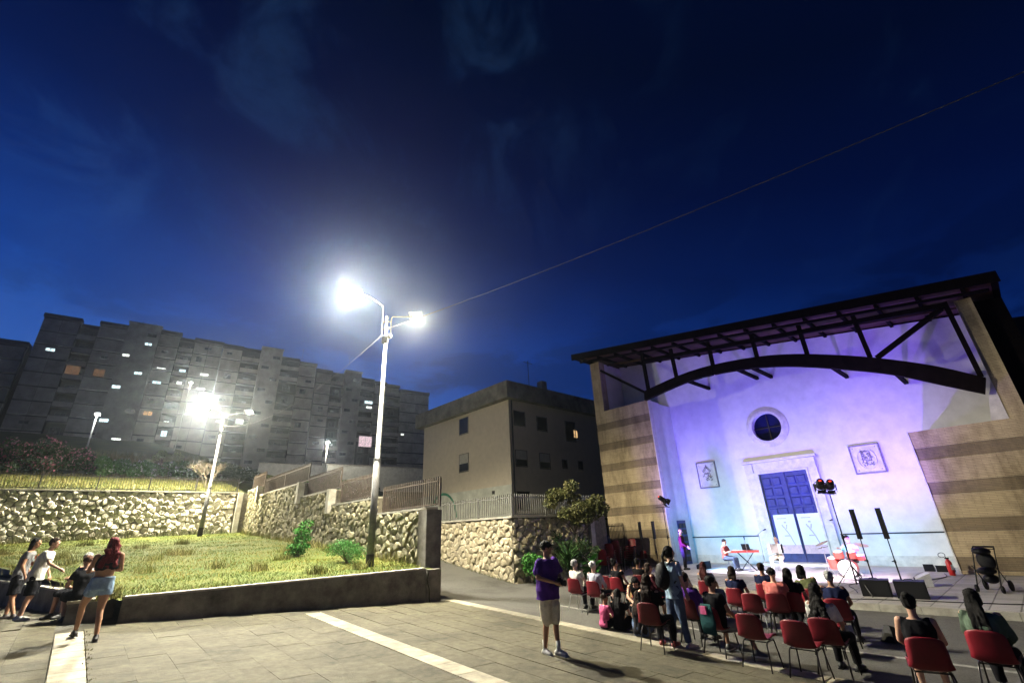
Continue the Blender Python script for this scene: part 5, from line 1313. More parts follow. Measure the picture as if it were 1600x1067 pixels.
def folds(me):
    o = random.random()*40
    nr = [v.normal.copy() for v in me.vertices]
    for v, vn in zip(me.vertices, nr):
        p = v.co.copy(); n1 = noise.noise(Vector((p.x*9+o, p.y*9, p.z*5))); n2 = noise.noise(Vector((p.x*20+o, p.y*20, p.z*11)))
        v.co = p + vn*(.011*(abs(n1)*2-.5)+.005*n2)
def V3(*a): return Vector(a)
def stand_J(lean=0, twist=0):
    J = {}
    for s, k in ((-1,'L'),(1,'R')):
        J['hip'+k] = V3(s*.088,0,.92); J['kn'+k] = V3(s*.095,.015,.50); J['an'+k] = V3(s*.10,-.02,.085); J['toe'+k] = V3(s*.12,.14,.03)
    J['pel'] = V3(0,0,.96); up_torso(J, lean, twist); return J
def up_torso(J, lean, twist=0, side=0):
    p = J['pel']; a = radians(lean); b = radians(side); d = V3(sin(b), sin(a)*cos(b), cos(a)*cos(b))
    J['waist'] = p+d*.13; J['chest'] = p+d*.33; J['neck'] = p+d*.50+V3(0,-.0,0)
    J['head'] = J['neck'] + V3(d.x*.15, d.y*.13+.02, .155)
    tw = radians(twist); r = V3(cos(tw), -sin(tw), 0); r = (r-d*r.dot(d)).normalized(); J['rt'] = r
    for s, k in ((-1,'L'),(1,'R')):
        J['sh'+k] = p+d*.455+r*(s*.175)
    J['elL'] = J['shL']+V3(-.05,-.03,-.27); J['elR'] = J['shR']+V3(.05,-.03,-.27)
    J['wrL'] = J['elL']+V3(.01,.10,-.22); J['wrR'] = J['elR']+V3(-.01,.10,-.22)
def sit_J(lean=-12, twist=0, spread=.13, kz=.46, cross=False):
    J = {'pel': V3(0,-.04,.52)}
    for s, k in ((-1,'L'),(1,'R')):
        J['hip'+k] = V3(s*.09,-.02,.50); J['kn'+k] = V3(s*spread,.41,kz+.02); J['an'+k] = V3(s*spread,.42,.085); J['toe'+k] = V3(s*(spread+.02),.57,.03)
    up_torso(J, lean, twist)
    J['elL'] = J['shL']+V3(-.06,.10,-.25); J['elR'] = J['shR']+V3(.06,.10,-.25); J['wrL'] = V3(-.10,.26,.58); J['wrR'] = V3(.10,.26,.58)
    return J
def floor_J(lean=10):
    J = {'pel': V3(0,0,.13)}
    for s, k in ((-1,'L'),(1,'R')):
        J['hip'+k] = V3(s*.09,.02,.11); J['kn'+k] = V3(s*.24,.34,.28); J['an'+k] = V3(-s*.02,.42,.08); J['toe'+k] = V3(-s*.10,.50,.05)
    up_torso(J, lean); J['elL'] = J['shL']+V3(-.05,.12,-.22); J['elR'] = J['shR']+V3(.05,.12,-.22); J['wrL'] = V3(-.08,.34,.25); J['wrR'] = V3(.08,.34,.25)
    return J
def hand(mb, w, d, s, curl=.5, n=6):
    """palm, four fingers and a thumb; d points from the wrist along the forearm"""
    d = d.normalized(); side = d.cross(V3(0,0,1)); side = side.normalized() if side.length > .1 else V3(1,0,0)
    nrm = side.cross(d).normalized()
    capsule(mb, w, w+d*.045, .024, .030, 8); c = w+d*.06
    mb.ell(c, (.034,.034,.034), 8, 6)
    for k in range(4):
        o = c + side*((k-1.5)*.019); L = (.060,.070,.066,.052)[k]
        m1 = o+d*L*.55-nrm*L*.12*curl; m2 = m1+(d*(1-curl)-nrm*curl)*L*.55
        capsule(mb, o, m1, .0095, .0088, n); capsule(mb, m1, m2, .0088, .0075, n)
    t0 = w+d*.03+side*(s*.025); t1 = t0+side*(s*.03)+d*.03-nrm*.01; capsule(mb, t0, t1, .012, .0105, n); capsule(mb, t1, t1+d*.028-nrm*.012, .0105, .009, n)
def person(label, loc, rz, J, top=None, bottom=None, hair=('short', H_blk), skin=SK, scale=1.0, hy=0, hp=0, sleeve=.5, leg=1.95, shoe=(0.03,0.03,0.03), group=None, loose=0.0, build=1.0, extra=None, bare_mid=False, skirt=False, glasses=False, barefoot=False, female=False):
    t_ = thing('person', label, 'person', loc, radians(rz) if abs(rz) > 7 else rz, group); t_.scale = (scale,)*3
    r = J['rt']; up_ = (J['neck']-J['pel']).normalized(); f = up_.cross(r).normalized()
    rl = (J['hipR']-J['hipL']).normalized(); fl = V3(0,0,1).cross(rl).normalized(); B = build
    low = (J['hipL']+J['hipR'])/2
    seated = (J['knL']-J['hipL']).normalized().z > -.5
    sw, shw = (.145 if female else .150)*B, (.150 if female else .165)
    def torso(g, a=0, b=4):
        R = [(low-V3(0,0,.05), rl, fl, .150*B+g, .105*B+g), (J['pel'], rl, fl, .158*B+g, .112*B+g), (J['waist'], (rl+r).normalized(), (fl+f).normalized(), (.125 if female else .142)*B+g, .098*B+g),
             (J['chest'], r, f, sw+.008+g, (.125 if female else .118)*B+g), (J['chest']+(J['neck']-J['chest'])*.62, r, f, shw+g, .088+g), (J['chest']+(J['neck']-J['chest'])*.92, r, f, .095+g, .062+g)]
        return R[a:b+2]
    Rh = Matrix.Rotation(radians(hy), 3, 'Z') @ Matrix.Rotation(radians(hp), 3, 'X'); Hc = J['head']
    P_ = lambda x, y, z: Hc + Rh @ Vector((x, y, z))
    # --- one continuous body
    b = MB(); loft(b, torso(0)); capsule(b, J['neck']-up_*.05, P_(0,-.02,-.05), .056, .050)
    b.ell(P_(0,-.008,.025), (.074,.092,.092), 14, 10, rot=Rh); b.ell(P_(0,.018,-.045), (.056,.066,.062), 12, 8, rot=Rh); b.ell(P_(0,.048,-.086), (.026,.026,.020), 8, 6, rot=Rh)
    capsule(b, P_(0,.082,.012), P_(0,.104,-.022), .009, .015, 8)
    for s in (-1,1): b.ell(P_(s*.075,-.008,-.005), (.011,.020,.031), 8, 6, rot=Rh); b.ell(P_(s*.034,.062,-.020),(.022,.018,.018),8,6,rot=Rh)
    for k, s in (('L',-1),('R',1)):
        capsule(b, J['sh'+k], J['el'+k], .050*B, .038); capsule(b, J['el'+k], J['wr'+k], .039, .026); capsule(b, J['wr'+k], J['wr'+k]+(J['wr'+k]-J['el'+k]).normalized()*.05, .024, .030)
        m_ = J['hip'+k].lerp(J['kn'+k], .35); capsule(b, J['hip'+k], m_, .085*B, .078*B); capsule(b, m_, J['kn'+k], .078*B, .054)
        m_ = J['kn'+k].lerp(J['an'+k], .3)+ (f*-.012); capsule(b, J['kn'+k], m_, .053, .053); capsule(b, m_, J['an'+k], .053, .034)
        capsule(b, J['an'+k]-V3(0,0,.03), J['toe'+k], .036, .028)
    def post(me):
        bits = MB()
        for s in (-1,1):
            bits.ell(P_(s*.031,.076,.008), (.014,.010,.008), 8, 5, 1, rot=Rh); bits.ell(P_(s*.032,.081,.030), (.022,.007,.005), 6, 4, 1, rot=Rh)
        bits.ell(P_(0,.078,-.056), (.024,.009,.006), 8, 5, 2, rot=Rh); nb = len(bits.f)
        for k, s in (('L',-1),('R',1)): hand(bits, J['wr'+k]+(J['wr'+k]-J['el'+k]).normalized()*.015, J['wr'+k]-J['el'+k], -s)
        bm = bmesh.new(); bm.from_mesh(me); 
        vs = [bm.verts.new(v) for v in bits.v]
        for i, fc in enumerate(bits.f):
            try: nf = bm.faces.new([vs[j] for j in fc]); nf.material_index = bits.m[i]; nf.smooth = True
            except ValueError: pass
        bm.to_mesh(me); bm.free()
    remesh('body', b, [skin, M_eye, M_lip], t_, .0145, post, 2)
    # --- clothes
    if top is not None:
        g = .020+loose; mb = MB(); R = torso(g)
        hem = (low-V3(0,0,.10 if not seated else .04))
        if bare_mid: R = R[3:]; R.insert(0, (J['waist'].lerp(J['chest'],.45), r, f, sw+g, .10+g))
        else: R.insert(0, (hem, rl, fl, .165*B+g, .118*B+g))
        if sleeve > 0 or bare_mid is False: pass
        loft(mb, R)
        for k in ('L','R'):
            if sleeve <= 0:
                if not bare_mid: mb.ell(J['sh'+k]-up_*.02-(J['sh'+k]-J['neck'])*.2, (.055,.06,.065), 10, 7)
                continue
            a, c, e = J['sh'+k], J['el'+k], J['wr'+k]; mb.ell(a-up_*.01, (.056*B+loose*.35,)*3, 10, 7)
            q = a.lerp(c, min(1, sleeve)); mb.tube([a, q, q+(c-a).normalized()*.005], [.056*B+loose*.5, (.056+loose if sleeve < 1 else .048+loose*.5)*1, (.056+loose if sleeve<1 else .048)], 12)
            if sleeve >= 1: mb.ell(c, (.050+loose*.4,)*3, 10, 7); q = c.lerp(e, min(1, sleeve-1)); mb.tube([c, q], [.049+loose*.4, .038+loose*.3], 12)
        remesh('shirt', mb, top, t_, .015, folds, 2)
    if bottom is not None:
        g = .012; mb = MB(); R = torso(g)[:3]; R.insert(0, (low-V3(0,0,.08), rl, fl, .155*B+g, .11*B+g)); R[-1] = (J['pel'].lerp(J['waist'],.75), rl, fl, .148*B+g, .108*B+g); loft(mb, R)
        for k in ('L','R'):
            h, kn, an = J['hip'+k], J['kn'+k], J['an'+k]; w = .022 if leg < 1.2 else .010
            mb.ell(h, (.10*B,)*3, 10, 7)
            q = h.lerp(kn, min(1, leg)); mb.tube([h, h.lerp(q,.5), q], [.100*B, (.094+w*.5)*B, (.082 if leg < 1 else .068)+w], 12)
            if leg >= 1: mb.ell(kn, (.066+w*.6,)*3, 10, 7); q = kn.lerp(an, min(1, leg-1)); mb.tube([kn, kn.lerp(q,.4), q], [.066+w*.6, .066+w*.4, .050+w], 12)
        remesh('shorts' if leg < 1.3 else 'trousers', mb, bottom, t_, .015, folds, 2)
    # --- shoes
    if not barefoot:
        sm = mat('shoe_%02x%02x%02x' % tuple(int(c*255) for c in shoe), shoe, .6)
        sole = mat('shoe_sole', (0.55,0.54,0.5), .7) if sum(shoe) > .3 else M_blk
        for k in ('L','R'):
            mb = MB(); a = J['an'+k]; t = J['toe'+k]; d = (t-a); d.z = 0; d = d.normalized() if d.length > .02 else V3(0,1,0)
            up2 = V3(0,0,1); he = a-d*.045-V3(0,0,.045)
            capsule(mb, he, he.lerp(t,.6)+V3(0,0,.012), .043, .044); capsule(mb, he.lerp(t,.6), t+V3(0,0,.008), .044, .034); capsule(mb, a-V3(0,0,.04), a+V3(0,0,.005), .044, .044)
            so = remesh('shoe', mb, sm, t_, .014, None, 1)
            s2 = MB(); s2.bar(he-d*.04-V3(0,0,.034), t+d*.03-V3(0,0,.022), .078, .018); obj('sole', s2, sole, so)
    # --- hair
    st, hm = hair
    if st:
        hb = MB(); vox = .013
        if st != 'bald': hb.ell(P_(0,-.024,.046), (.086,.098,.088), 14, 10, rot=Rh)
        if st == 'bald':
            for s in (-1,1): hb.ell(P_(s*.058,-.045,-.005), (.024,.045,.035), 8, 6, rot=Rh)
            hb.ell(P_(0,-.082,-.01), (.055,.022,.038), 8, 6, rot=Rh)
        elif st == 'short': hb.ell(P_(0,-.045,.0), (.078,.070,.062), 12, 8, rot=Rh); hb.ell(P_(0,.045,.088),(.055,.035,.022),8,6,rot=Rh)
        elif st == 'cap': hb.ell(P_(0,-.02,.045),(.09,.105,.085),14,10,rot=Rh); hb.ell(P_(0,.10,.05),(.062,.055,.010),10,6,rot=Rh)
        elif st in ('long','bob','pony','curlylong'):
            hb.ell(P_(0,-.05,-.01), (.088,.075,.085), 12, 8, rot=Rh)
            for s in (-1,1): hb.ell(P_(s*.072,-.02,-.02), (.022,.048,.07), 8, 6, rot=Rh)
            if st in ('long','curlylong'):
                e = J['chest']-f*.13+V3(0,0,-.02)
                for s in (-1.5,-.75,0,.75,1.5):
                    a = P_(s*.036,-.065,-.04); e2 = e+r*(s*.058)+V3(0,0,random.uniform(-.05,.04)); m2 = a.lerp(e2,.5)-f*.02+r*random.uniform(-.01,.01); capsule(hb, a, m2, .042, .036); capsule(hb, m2, e2, .036, .016)
                    if st == 'curlylong':
                        for i in range(6): hb.ell(a.lerp(e+r*(s*.08), i/5)+V3(random.uniform(-.03,.03),random.uniform(-.03,.03),0), (.045,)*3, 7, 5)
            if st == 'bob':
                for s in (-1,0,1): capsule(hb, P_(s*.05,-.05,-.02), P_(s*.06,-.06,-.13), .052, .040)
            if st == 'pony':
                a = P_(0,-.12,.03); hb.ell(a,(.03,.03,.03),8,6); capsule(hb, a, a-f*.06-V3(0,0,.10), .034, .030); capsule(hb, a-f*.06-V3(0,0,.10), a-f*.04-V3(0,0,.30), .032, .012)
        elif st == 'bun': hb.ell(P_(0,-.05,.0), (.078,.066,.06), 12, 8, rot=Rh); hb.ell(P_(0,-.085,.11),(.055,.055,.05),10,7,rot=Rh)
        elif st in ('curly','afro'):
            k = .06 if st == 'curly' else .085
            for i in range(34):
                u = Vector((random.gauss(0,1),random.gauss(0,1),random.gauss(0,1))).normalized()
                if u.y > .35 and u.z < .45: continue
                if u.z < -.35: continue
                hb.ell(P_(u.x*(.05+k*.55),-.03+u.y*(.06+k*.5),.03+u.z*(.055+k*.55)), (.030,.030,.030), 7, 5)
        def hpost(me, sd=random.random()*50):
            am = .014 if st in ('curly','afro','curlylong') else .009
            nr = [v.normal.copy() for v in me.vertices]
            for v, vn in zip(me.vertices, nr):
                v.co += vn*(noise.noise(Vector((v.co.x*46+sd, v.co.y*46, v.co.z*16)))*am)
        remesh('hat' if st == 'cap' else 'hair', hb, hm, t_, vox, hpost, 1)
    if glasses:
        gm = MB()
        for s in (-1,1): gm.tube([P_(s*.034+.024*cos(a), .096, .006+.020*sin(a)) for a in [i*pi/5 for i in range(11)]], .003, 4, cap=False); gm.tube([P_(s*.058,.096,.01), P_(s*.078,-.005,.008)], .003, 4)
        obj('glasses', gm, M_blk, t_)
    if extra: extra(t_, J, P_)
    return t_
def aud(label, x, y, rz, seat_label, J=None, light=False, chair_rz=None, dz=0, s=.95, sit=True, **k):
    J = J or sit_J(); z = gz(x)
    a = rz; c_, s_ = cos(radians(a)), sin(radians(a))
    p = person(label, (x, y, z+.0+dz), a, J, scale=s, **k)
    if seat_label: chair(x-(-s_)*.02, y-(c_)*.02, z, radians(chair_rz if chair_rz is not None else a), seat_label, light)
    return p
C_ = lambda n, c: cloth(n, c)
white = C_('white',(0.66,0.65,0.60)); black = C_('black',(0.007,0.007,0.009)); navy = C_('navy',(0.010,0.014,0.045)); denim = C_('denim',(0.07,0.10,0.17)); denl = C_('light_denim',(0.25,0.36,0.52)); cream = C_('cream',(0.74,0.67,0.50))
purple = C_('purple',(0.075,0.022,0.21)); pink = C_('pink',(0.48,0.09,0.20)); salmon = C_('salmon',(0.55,0.16,0.14)); olive = C_('olive',(0.09,0.10,0.045)); maroon = C_('maroon',(0.05,0.008,0.014)); lblue = C_('light_blue',(0.26,0.36,0.46)); dgreen = C_('grey_green',(0.085,0.12,0.085)); grey = C_('grey',(0.20,0.20,0.21)); red_ = C_('red',(0.42,0.10,0.08)); lgrey = C_('pale_grey',(0.46,0.48,0.55)); dk = C_('charcoal',(0.015,0.015,0.018))

# ---- man in purple
def ex_purple(t_, J, P_):
    m = MB(); c = V3(-.0,.30,1.10); m.box(c.x-.07,c.x+.07,c.y-.04,c.y+.03,c.z-.05,c.z+.05); m.tube([c+V3(0,.03,0),c+V3(0,.10,0),c+V3(0,.13,0)],[.042,.042,.048],12); m.box(c.x-.03,c.x+.03,c.y-.03,c.y+.02,c.z+.05,c.z+.075)
    cam_ = obj('camera', m, M_blk, None, loc=t_.location, rotz=t_.rotation_euler.z); tag(cam_, 'black photo camera held by the man in the purple shirt', 'camera')
    ch_ = J['chest']; obj('shirt_print', MB().box(-.045,.045,.150,.156,ch_.z+.035,ch_.z+.055).box(-.03,.03,.150,.156,ch_.z+.056,ch_.z+.064), white, t_)
    for k in ('L','R'): a = J['an'+k]; obj('sock', MB().tube([a+V3(0,0,-.02), a+V3(0,0,.13)],[.037,.042],10), white, t_, smooth=True)
J = stand_J(2); J['elL'] = V3(-.27,.04,1.17); J['elR'] = V3(.27,.04,1.17); J['wrL'] = V3(-.10,.27,1.09); J['wrR'] = V3(.10,.27,1.09)
J['knL'] = V3(-.07,.07,.50); J['anL'] = V3(-.06,.10,.085); J['toeL'] = V3(-.07,.26,.03); J['anR'] = V3(.05,-.10,.085); J['toeR'] = V3(.07,.05,.03); J['knR'] = V3(.07,.0,.50)
person('young man in purple t-shirt and cream shorts walking in the open with a camera', (.43,9.05,gz(.43)), -138, J, purple, cream, ('cap', H_blk), SKT, 1.02, hy=52, hp=2, sleeve=.85, leg=1.1, shoe=(.55,.54,.5), loose=.030, build=1.08, extra=ex_purple)
# ---- woman with backpack
def ex_pack(t_, J, P_):
    c = J['chest']; bp = thing('backpack', 'black backpack worn by the standing woman in the blue shirt', 'backpack', t_.location, t_.rotation_euler.z)
    obj('body', MB().ell((0,c.y-.24,c.z-.10),(.155,.105,.24),14,10), M_blk, bp, smooth=True); obj('pocket', MB().ell((0,c.y-.33,c.z-.18),(.11,.05,.12)), dk, bp, smooth=True)
    for s in (-1,1): obj('strap', MB().tube([(s*.09,c.y-.15,c.z+.10),(s*.10,c.y-.06,c.z+.17),(s*.11,c.y+.12,c.z+.12),(s*.12,c.y+.14,c.z-.03),(s*.14,c.y-.1,c.z-.22)],.017,6), M_blk, bp, smooth=True)
J = stand_J(3); J['elR'] = J['shR']+V3(.05,.0,-.28); J['wrR'] = J['elR']+V3(-.02,.09,-.22); J['anL'] = V3(-.15,-.08,.085); J['toeL'] = V3(-.17,.08,.03); J['knL'] = V3(-.12,-.02,.50); J['anR'] = V3(.14,.05,.085); J['toeR'] = V3(.17,.21,.03)
person('woman with ponytail, light blue shirt and jeans standing among the chairs', (2.86,9.78,gz(2.86)), -62, J, lblue, denim, ('pony', H_blk), SK, .98, hy=-18, sleeve=.7, leg=1.95, shoe=(.5,.48,.42), female=True, build=1.02, extra=ex_pack)
# ---- seated audience
LS = dict(light=True)
J = sit_J(-8); aud('elderly grey haired man in white and violet shirt, leftmost in the audience', 1.50, 13.75, -42, 'red chair of the elderly grey haired man, leftmost chair', J, top=white, bottom=dk, hair=('short',H_gry), skin=SKP, hy=-18, **LS)
J = sit_J(-10); J['anR'] = V3(.13,.62,.085); J['toeR'] = V3(.14,.77,.05); aud('elderly woman with short white hair and pale grey blouse', 1.93, 13.2, -44, 'red chair of the white haired woman', J, top=lgrey, bottom=dk, hair=('curly',H_wht), skin=SKP, hy=-15, sleeve=1.6, female=True, **LS)
chair(2.50,14.75,gz(2.5),ST,'empty red chair just beyond the white haired woman',True)
aud('woman with dark hair in a bun and black top beside the wicker bag', 2.75, 14.4, -50, 'red chair of the woman beside the wicker bag', top=black, bottom=dk, hair=('bun',H_blk), sleeve=.3, hy=-25, female=True)
aud('person in black seen from behind near the left column speakers', 3.6, 15.3, -47, 'red chair of the listener in black near the column speakers', top=black, bottom=dk, hair=('short',H_blk), skin=SKT)
J = sit_J(46); J['head'] = J['neck']+V3(0,.13,.06); J['elL'] = V3(-.24,.42,.62); J['elR'] = V3(.22,.42,.62); J['wrL'] = V3(-.10,.60,.52); J['wrR'] = V3(.06,.62,.52)
aud('young woman in black sleeveless top bending forward over a child', 2.72, 12.05, 158, 'red chair under the woman bending over the child', J, top=black, bottom=dk, hair=('curlylong',H_blk), sleeve=0, hp=-38, female=True, hy=10)
aud('smiling woman with glasses and long dark hair turned to the right', 3.4, 13.0, -95, 'red chair of the smiling woman with glasses', top=maroon, bottom=dk, hair=('long',H_brn), hy=-10, glasses=True, female=True, sleeve=1.7)
aud('long brown haired woman in black seen from behind, left of the standing woman', 2.36, 9.55, -42, 'red chair left of the standing woman', sit_J(-6), top=black, bottom=dk, hair=('long',H_brn), female=True, sleeve=.8, shoe=(.3,.06,.05))
aud('balding man in a white shirt right behind the standing woman', 4.05, 12.9, -50, 'red chair of the balding man in white', sit_J(-8), top=white, bottom=grey, hair=('bald',H_brn), skin=SKP)
aud('dark dressed listener mostly hidden by the standing woman', 3.35, 10.3, -48, 'red chair mostly hidden behind the standing woman', top=purple, bottom=black, hair=('short',H_brn), sleeve=1.8)
aud('woman with long dark red hair between the standing woman and the stage', 4.95, 13.6, -47, 'red chair of the woman with long dark red hair', top=grey, bottom=denim, hair=('long',hairm('auburn',(0.06,0.012,0.012))), female=True)
J = sit_J(2, twist=10, spread=.2); J['knR'] = V3(.30,.34,.47); J['anR'] = V3(.42,.36,.085); J['toeR'] = V3(.56,.40,.03); J['wrR'] = V3(.24,.22,.60); J['wrL'] = V3(.08,.24,.62)
aud('broad bearded man in black t-shirt and grey shorts leaning to the right', 3.42, 9.3, -58, 'red chair with a colourful jacket hung over its back', J, top=black, bottom=grey, hair=('short',H_blk), skin=SKT, leg=1.05, hy=-30, glasses=True, build=1.15, loose=.012, shoe=(.10,.10,.10))
jk = MB(); loft(jk, [(V3(.02,-.30,.36),V3(1,0,0),V3(0,1,0),.13,.03),(V3(.02,-.30,.55),V3(1,0,0),V3(0,1,0),.16,.035),(V3(.0,-.28,.76),V3(1,0,0),V3(0,1,0),.13,.03),(V3(.0,-.26,.81),V3(1,0,0),V3(0,1,0),.10,.02)])
jk_o = obj('jacket', jk, C_('jacket_green',(0.02,0.07,0.07)), None, smooth=True, loc=(3.42,9.3,gz(3.42)), rotz=radians(-58)); tag(jk_o, 'dark green jacket with a pink collar hanging on a red chair back', 'jacket')
obj('collar', MB().box(-.07,.05,-.345,-.30,.66,.78), pink, jk_o)
aud('woman with shoulder length brown hair and navy top in the middle rows', 5.0, 11.95, -47, 'red chair of the woman with shoulder length brown hair', top=navy, bottom=black, hair=('bob',H_brn), female=True, sleeve=.5)
chair(4.93,11.05,gz(4.9),ST,'empty red chair right behind the navy dressed woman',True)
aud('short haired man in dark blue in front of the accordion player', 5.95, 12.5, -45, 'red chair of the short haired man in dark blue', top=navy, bottom=dk, hair=('short',H_brn), skin=SKT)
aud('listener with curly black hair and a salmon pink shirt', 5.38, 10.95, -42, 'red chair of the listener in salmon pink', sit_J(-2), top=salmon, bottom=dk, hair=('curly',H_blk), loose=.015, build=1.1)
aud('woman with very long straight black hair right of the salmon shirt', 5.75, 10.95, -47, 'red chair of the woman with very long black hair', top=black, bottom=dk, hair=('long',H_blk), female=True)
J = sit_J(6); up_torso(J, 4, 0, -14); J['wrL'] = V3(-.1,.26,.58); J['wrR'] = V3(.1,.26,.58)
aud('dark haired listener in an olive green shirt leaning to the left', 6.35, 11.3, -47, 'red chair of the listener in olive green', J, top=olive, bottom=dk, hair=('bob',H_blk), sleeve=.8, build=1.08)
aud('grey haired man in a navy shirt at the right end of the middle row', 5.98, 9.95, -42, 'red chair of the grey haired man in navy', sit_J(-4), top=navy, bottom=dk, hair=('short',H_gry), skin=SKT, build=1.12)
J = sit_J(-6); J['elR'] = J['shR']+V3(.04,.10,-.25)
aud('woman with long dark ponytail, glasses and white t-shirt in the near row', 4.72, 8.25, -52, 'near red chair of the woman in the white t-shirt', J, top=white, bottom=black, hair=('curlylong',H_blk), glasses=True, female=True, hy=-28, sleeve=.8, build=1.05)
chair(3.72,8.55,gz(3.7),ST+.05,'empty red chair in the near row beside the jacket chair'); chair(4.18,8.05,gz(4.2),ST-.03,'empty red chair in the near row left of the white t-shirt woman')
chair(5.35,9.35,gz(5.3),ST,'empty red chair half hidden behind the white t-shirt woman')
aud('person in black sleeveless top with pinned up dark hair, second from the right', 5.05, 6.85, -35, 'big red chair second from the right edge', sit_J(-4), top=black, bottom=black, hair=('bun',H_blk), sleeve=.0, leg=.7, skin=SK, build=1.05, hy=-10)
aud('person with long black hair in a grey green jacket at the right edge', 6.05, 7.0, -52, 'big red chair at the right edge', sit_J(-2), top=dgreen, bottom=black, hair=('long',H_blk), sleeve=1.8, build=1.08, hy=-20)
# ---- children on the ground
def kid(label, x, y, rz, s, **k): return person(label, (x,y,gz(x)), rz, floor_J(k.pop('lean',8)), scale=s, group=None, **k)
kid('small curly haired girl in a pink shirt sitting on the road', 1.72, 11.35, -60, .74, top=pink, bottom=black, hair=('afro',H_brn), skin=SKT, hy=-20, female=True, sleeve=1.6)
kid('girl in black with long black hair sitting on the road beside the pink girl', 2.02, 11.25, -40, .86, top=black, bottom=black, hair=('long',H_blk), female=True)
kid('small child in white turned to the left under the bending woman', 2.22, 11.75, 70, .80, top=white, bottom=cream, hair=('bob',H_brn), skin=SKP, lean=14)
kid('girl with very long brown hair and denim skirt sitting on the white strip', 2.33, 10.65, -35, .90, top=dk, bottom=denim, hair=('long',H_brn), female=True)
# ---- group on the left
def ex_print(t_, J, P_):
    c = J['chest']; g = MB(); rr = random.Random(4)
    for k in range(12): x = rr.uniform(-.09,.09); z = c.z+rr.uniform(-.14,.08); g.box(x-.025,x+.03,c.y-.162-(.08-(z-c.z))*0.30,c.y-.158-(.08-(z-c.z))*0.30,z-.03,z+.03)
    obj('shirt_print', g, C_('print_red',(0.45,0.08,0.03)), t_)
J = stand_J(12); J['elR'] = J['shR']+V3(.06,.14,-.24); J['wrR'] = J['elR']+V3(-.02,.2,-.12); J['anL'] = V3(-.12,-.12,.085); J['toeL'] = V3(-.13,.03,.03); J['knL'] = V3(-.1,.0,.5)
person('young man in a white t-shirt with a red print on the back leaning forward', (-10.85,11.05,.6), -62, J, white, black, ('short',H_brn), SK, .95, hy=-15, sleeve=.7, leg=.95, shoe=(.6,.6,.58), loose=.012, extra=ex_print)
J = stand_J(9); J['anR'] = V3(.1,.15,.085); J['toeR'] = V3(.1,.3,.03)
person('black haired young man in grey behind the white t-shirt, leftmost person', (-11.55,11.35,.6), -55, J, grey, dk, ('bob',H_blk), SKT, .96, hy=-25, leg=.95, shoe=(.08,.07,.07))
J = sit_J(10); J['elL'] = J['shL']+V3(-.10,.12,-.22); J['wrL'] = V3(-.08,.34,.78); J['elR'] = J['shR']+V3(.10,.12,-.22); J['wrR'] = V3(.08,.34,.78)
person('older grey haired man in a navy polo sitting on the low wall', (-10.15,11.55,.60), 168, J, navy, dk, ('short',H_gry), SK, 1.0, hy=28, hp=-12, leg=1.1)
J = sit_J(14); J['anL'] = V3(-.1,.25,.085); J['toeL'] = V3(-.1,.40,.03); J['wrL'] = V3(-.05,.40,.66); J['wrR'] = V3(.05,.40,.66)
person('man in black t-shirt seen from behind sitting on the wall end', (-9.45,10.75,.57), 62, J, black, black, ('cap',C_('cap_brown',(0.10,0.05,0.035))), SK, .98, hp=-15, leg=1.0, shoe=(.03,.03,.03), build=1.08)
J = stand_J(-6, 0); J['knL'] = V3(-.14,.30,.58); J['anL'] = V3(-.12,.42,.16); J['toeL'] = V3(-.13,.57,.11); J['knR'] = V3(.08,-.02,.50); J['anR'] = V3(.10,-.16,.085); J['toeR'] = V3(.12,.0,.03)
J['elL'] = J['shL']+V3(-.06,.10,-.25); J['wrL'] = V3(-.08,.30,1.18); J['elR'] = J['shR']+V3(.07,.08,-.26); J['wrR'] = V3(.06,.30,1.18)
def ex_phone(t_, J, P_):
    o = obj('phone', MB().box(-.035,.035,.37,.38,1.13,1.27), M_blk, None, loc=t_.location, rotz=t_.rotation_euler.z); tag(o, 'black phone held by the red haired woman', 'phone')
person('red haired woman in black crop top and denim shorts stepping forward', (-7.72,9.15,gz(-7.7)), 50, J, black, denl, ('curlylong',H_red), SKT, .97, hy=12, sleeve=0, leg=.42, shoe=(.03,.025,.025), bare_mid=True, female=True, build=1.12, extra=ex_phone)
# ---- the band
J = stand_J(0); J['wrL'] = V3(-.04,.24,.98); J['wrR'] = V3(.04,.24,.95); J['elL'] = J['shL']+V3(-.06,.04,-.27); J['elR'] = J['shR']+V3(.06,.04,-.27)
person('man in a dark maroon jacket standing at the left edge of the stage', (7.75,23.9,FZ), -118, J, maroon, dk, ('bald',H_brn), SKP, 1.03, sleeve=1.9, hp=-5)
J = sit_J(6); J['wrL'] = V3(-.16,.42,.80); J['wrR'] = V3(.16,.42,.80)
person('keyboard player in a red shirt sitting behind the keyboard', (9.22,22.6,FZ+.02), -142, J, red_, denim, ('short',H_blk), SK, .98, hp=-12, sleeve=.6)
J = sit_J(-4, spread=.19); J['elL'] = V3(-.30,.06,.84); J['elR'] = V3(.30,.06,.84); J['wrL'] = V3(-.27,.25,.86); J['wrR'] = V3(.27,.25,.86)
person('accordion player in pale clothes sitting before the blue door', (11.05,21.55,FZ+.02), degrees(ST)+180, J, white, cream, ('bald',H_wht), SKP, 1.0, hp=-8, sleeve=1.8, shoe=(.5,.5,.48))
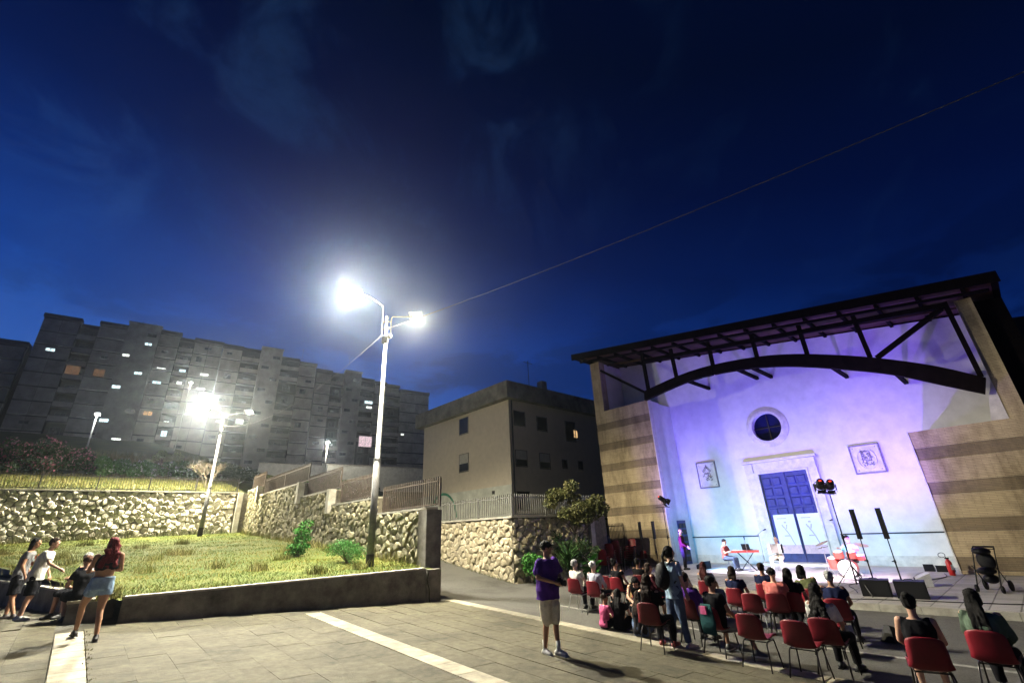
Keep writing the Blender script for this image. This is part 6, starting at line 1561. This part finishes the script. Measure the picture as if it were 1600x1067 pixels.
J = sit_J(4, spread=.2); J['elL'] = V3(-.30,.12,.80); J['elR'] = V3(.30,.12,.80); J['wrL'] = V3(-.26,.36,.84); J['wrR'] = V3(.24,.36,.86)
person('drummer in a pale shirt sitting behind the drum kit', (12.55,19.1,FZ+.02), degrees(ST)+170, J, lgrey, grey, ('short',H_brn), SK, 1.02, hy=20, hp=-10, sleeve=.7)
J = sit_J(20); 
person('crouching person at the far right edge beside the pushchair', (14.15,13.35,FZ-.12), 75, J, black, dk, ('short',H_brn), SK, .95, hp=-10, sleeve=1.8)
# ---- spare and stacked chairs
for k,(x,y,a) in enumerate(((6.30,27.6,150),(6.30,26.2,140),(5.75,27.1,165))):
    chair(x,y,FZ,radians(a),['loose red chair before the left wing, next to the stacks','loose red chair before the left wing, nearest the lamp stand','loose red chair before the left wing, middle one'][k],True,'spare red chairs by the left wing')
sk = ['leftmost stack in the alley','second stack in the alley','third stack in the alley','right stack beside the wing']
for k,(q_,t_q,n,a) in enumerate(((5.3,-.35,4,-30),(6.0,-.15,6,-25),(6.75,-.05,7,-30),(8.1,0.1,7,150))):
    x, y = QT(q_, t_q).x, QT(q_, t_q).y
    for i in range(n):
        chair(x+.012*i*cos(a), y-.03*i, FZ+.105*i, radians(a), 'red chair %s, %s' % (['at the bottom','second from bottom','third from bottom','fourth from bottom','fifth from bottom','sixth from bottom','on top'][i] if i < n-1 else 'on top', sk[k]), False, 'stacked red chairs in the alley')
flush()
# ================================================================== HAZE ADDED FOR LAMP GLOW
hz = MB().box(-300, 200, -200, 300, -2.2, 60)
hm, ht, _b = new_mat('haze'); ht.nodes.clear()
ho_ = ht.nodes.new('ShaderNodeOutputMaterial'); pv = ht.nodes.new('ShaderNodeVolumePrincipled')
pv.inputs['Color'].default_value = (0.74,0.85,1.0,1); pv.inputs['Density'].default_value = 0.00055; pv.inputs['Anisotropy'].default_value = 0.9
ht.links.new(pv.outputs[0], ho_.inputs['Volume'])
hzo = kind(obj('haze', hz, hm), 'stuff'); hzo['label'] = 'thin haze added for the glow round the lamps'
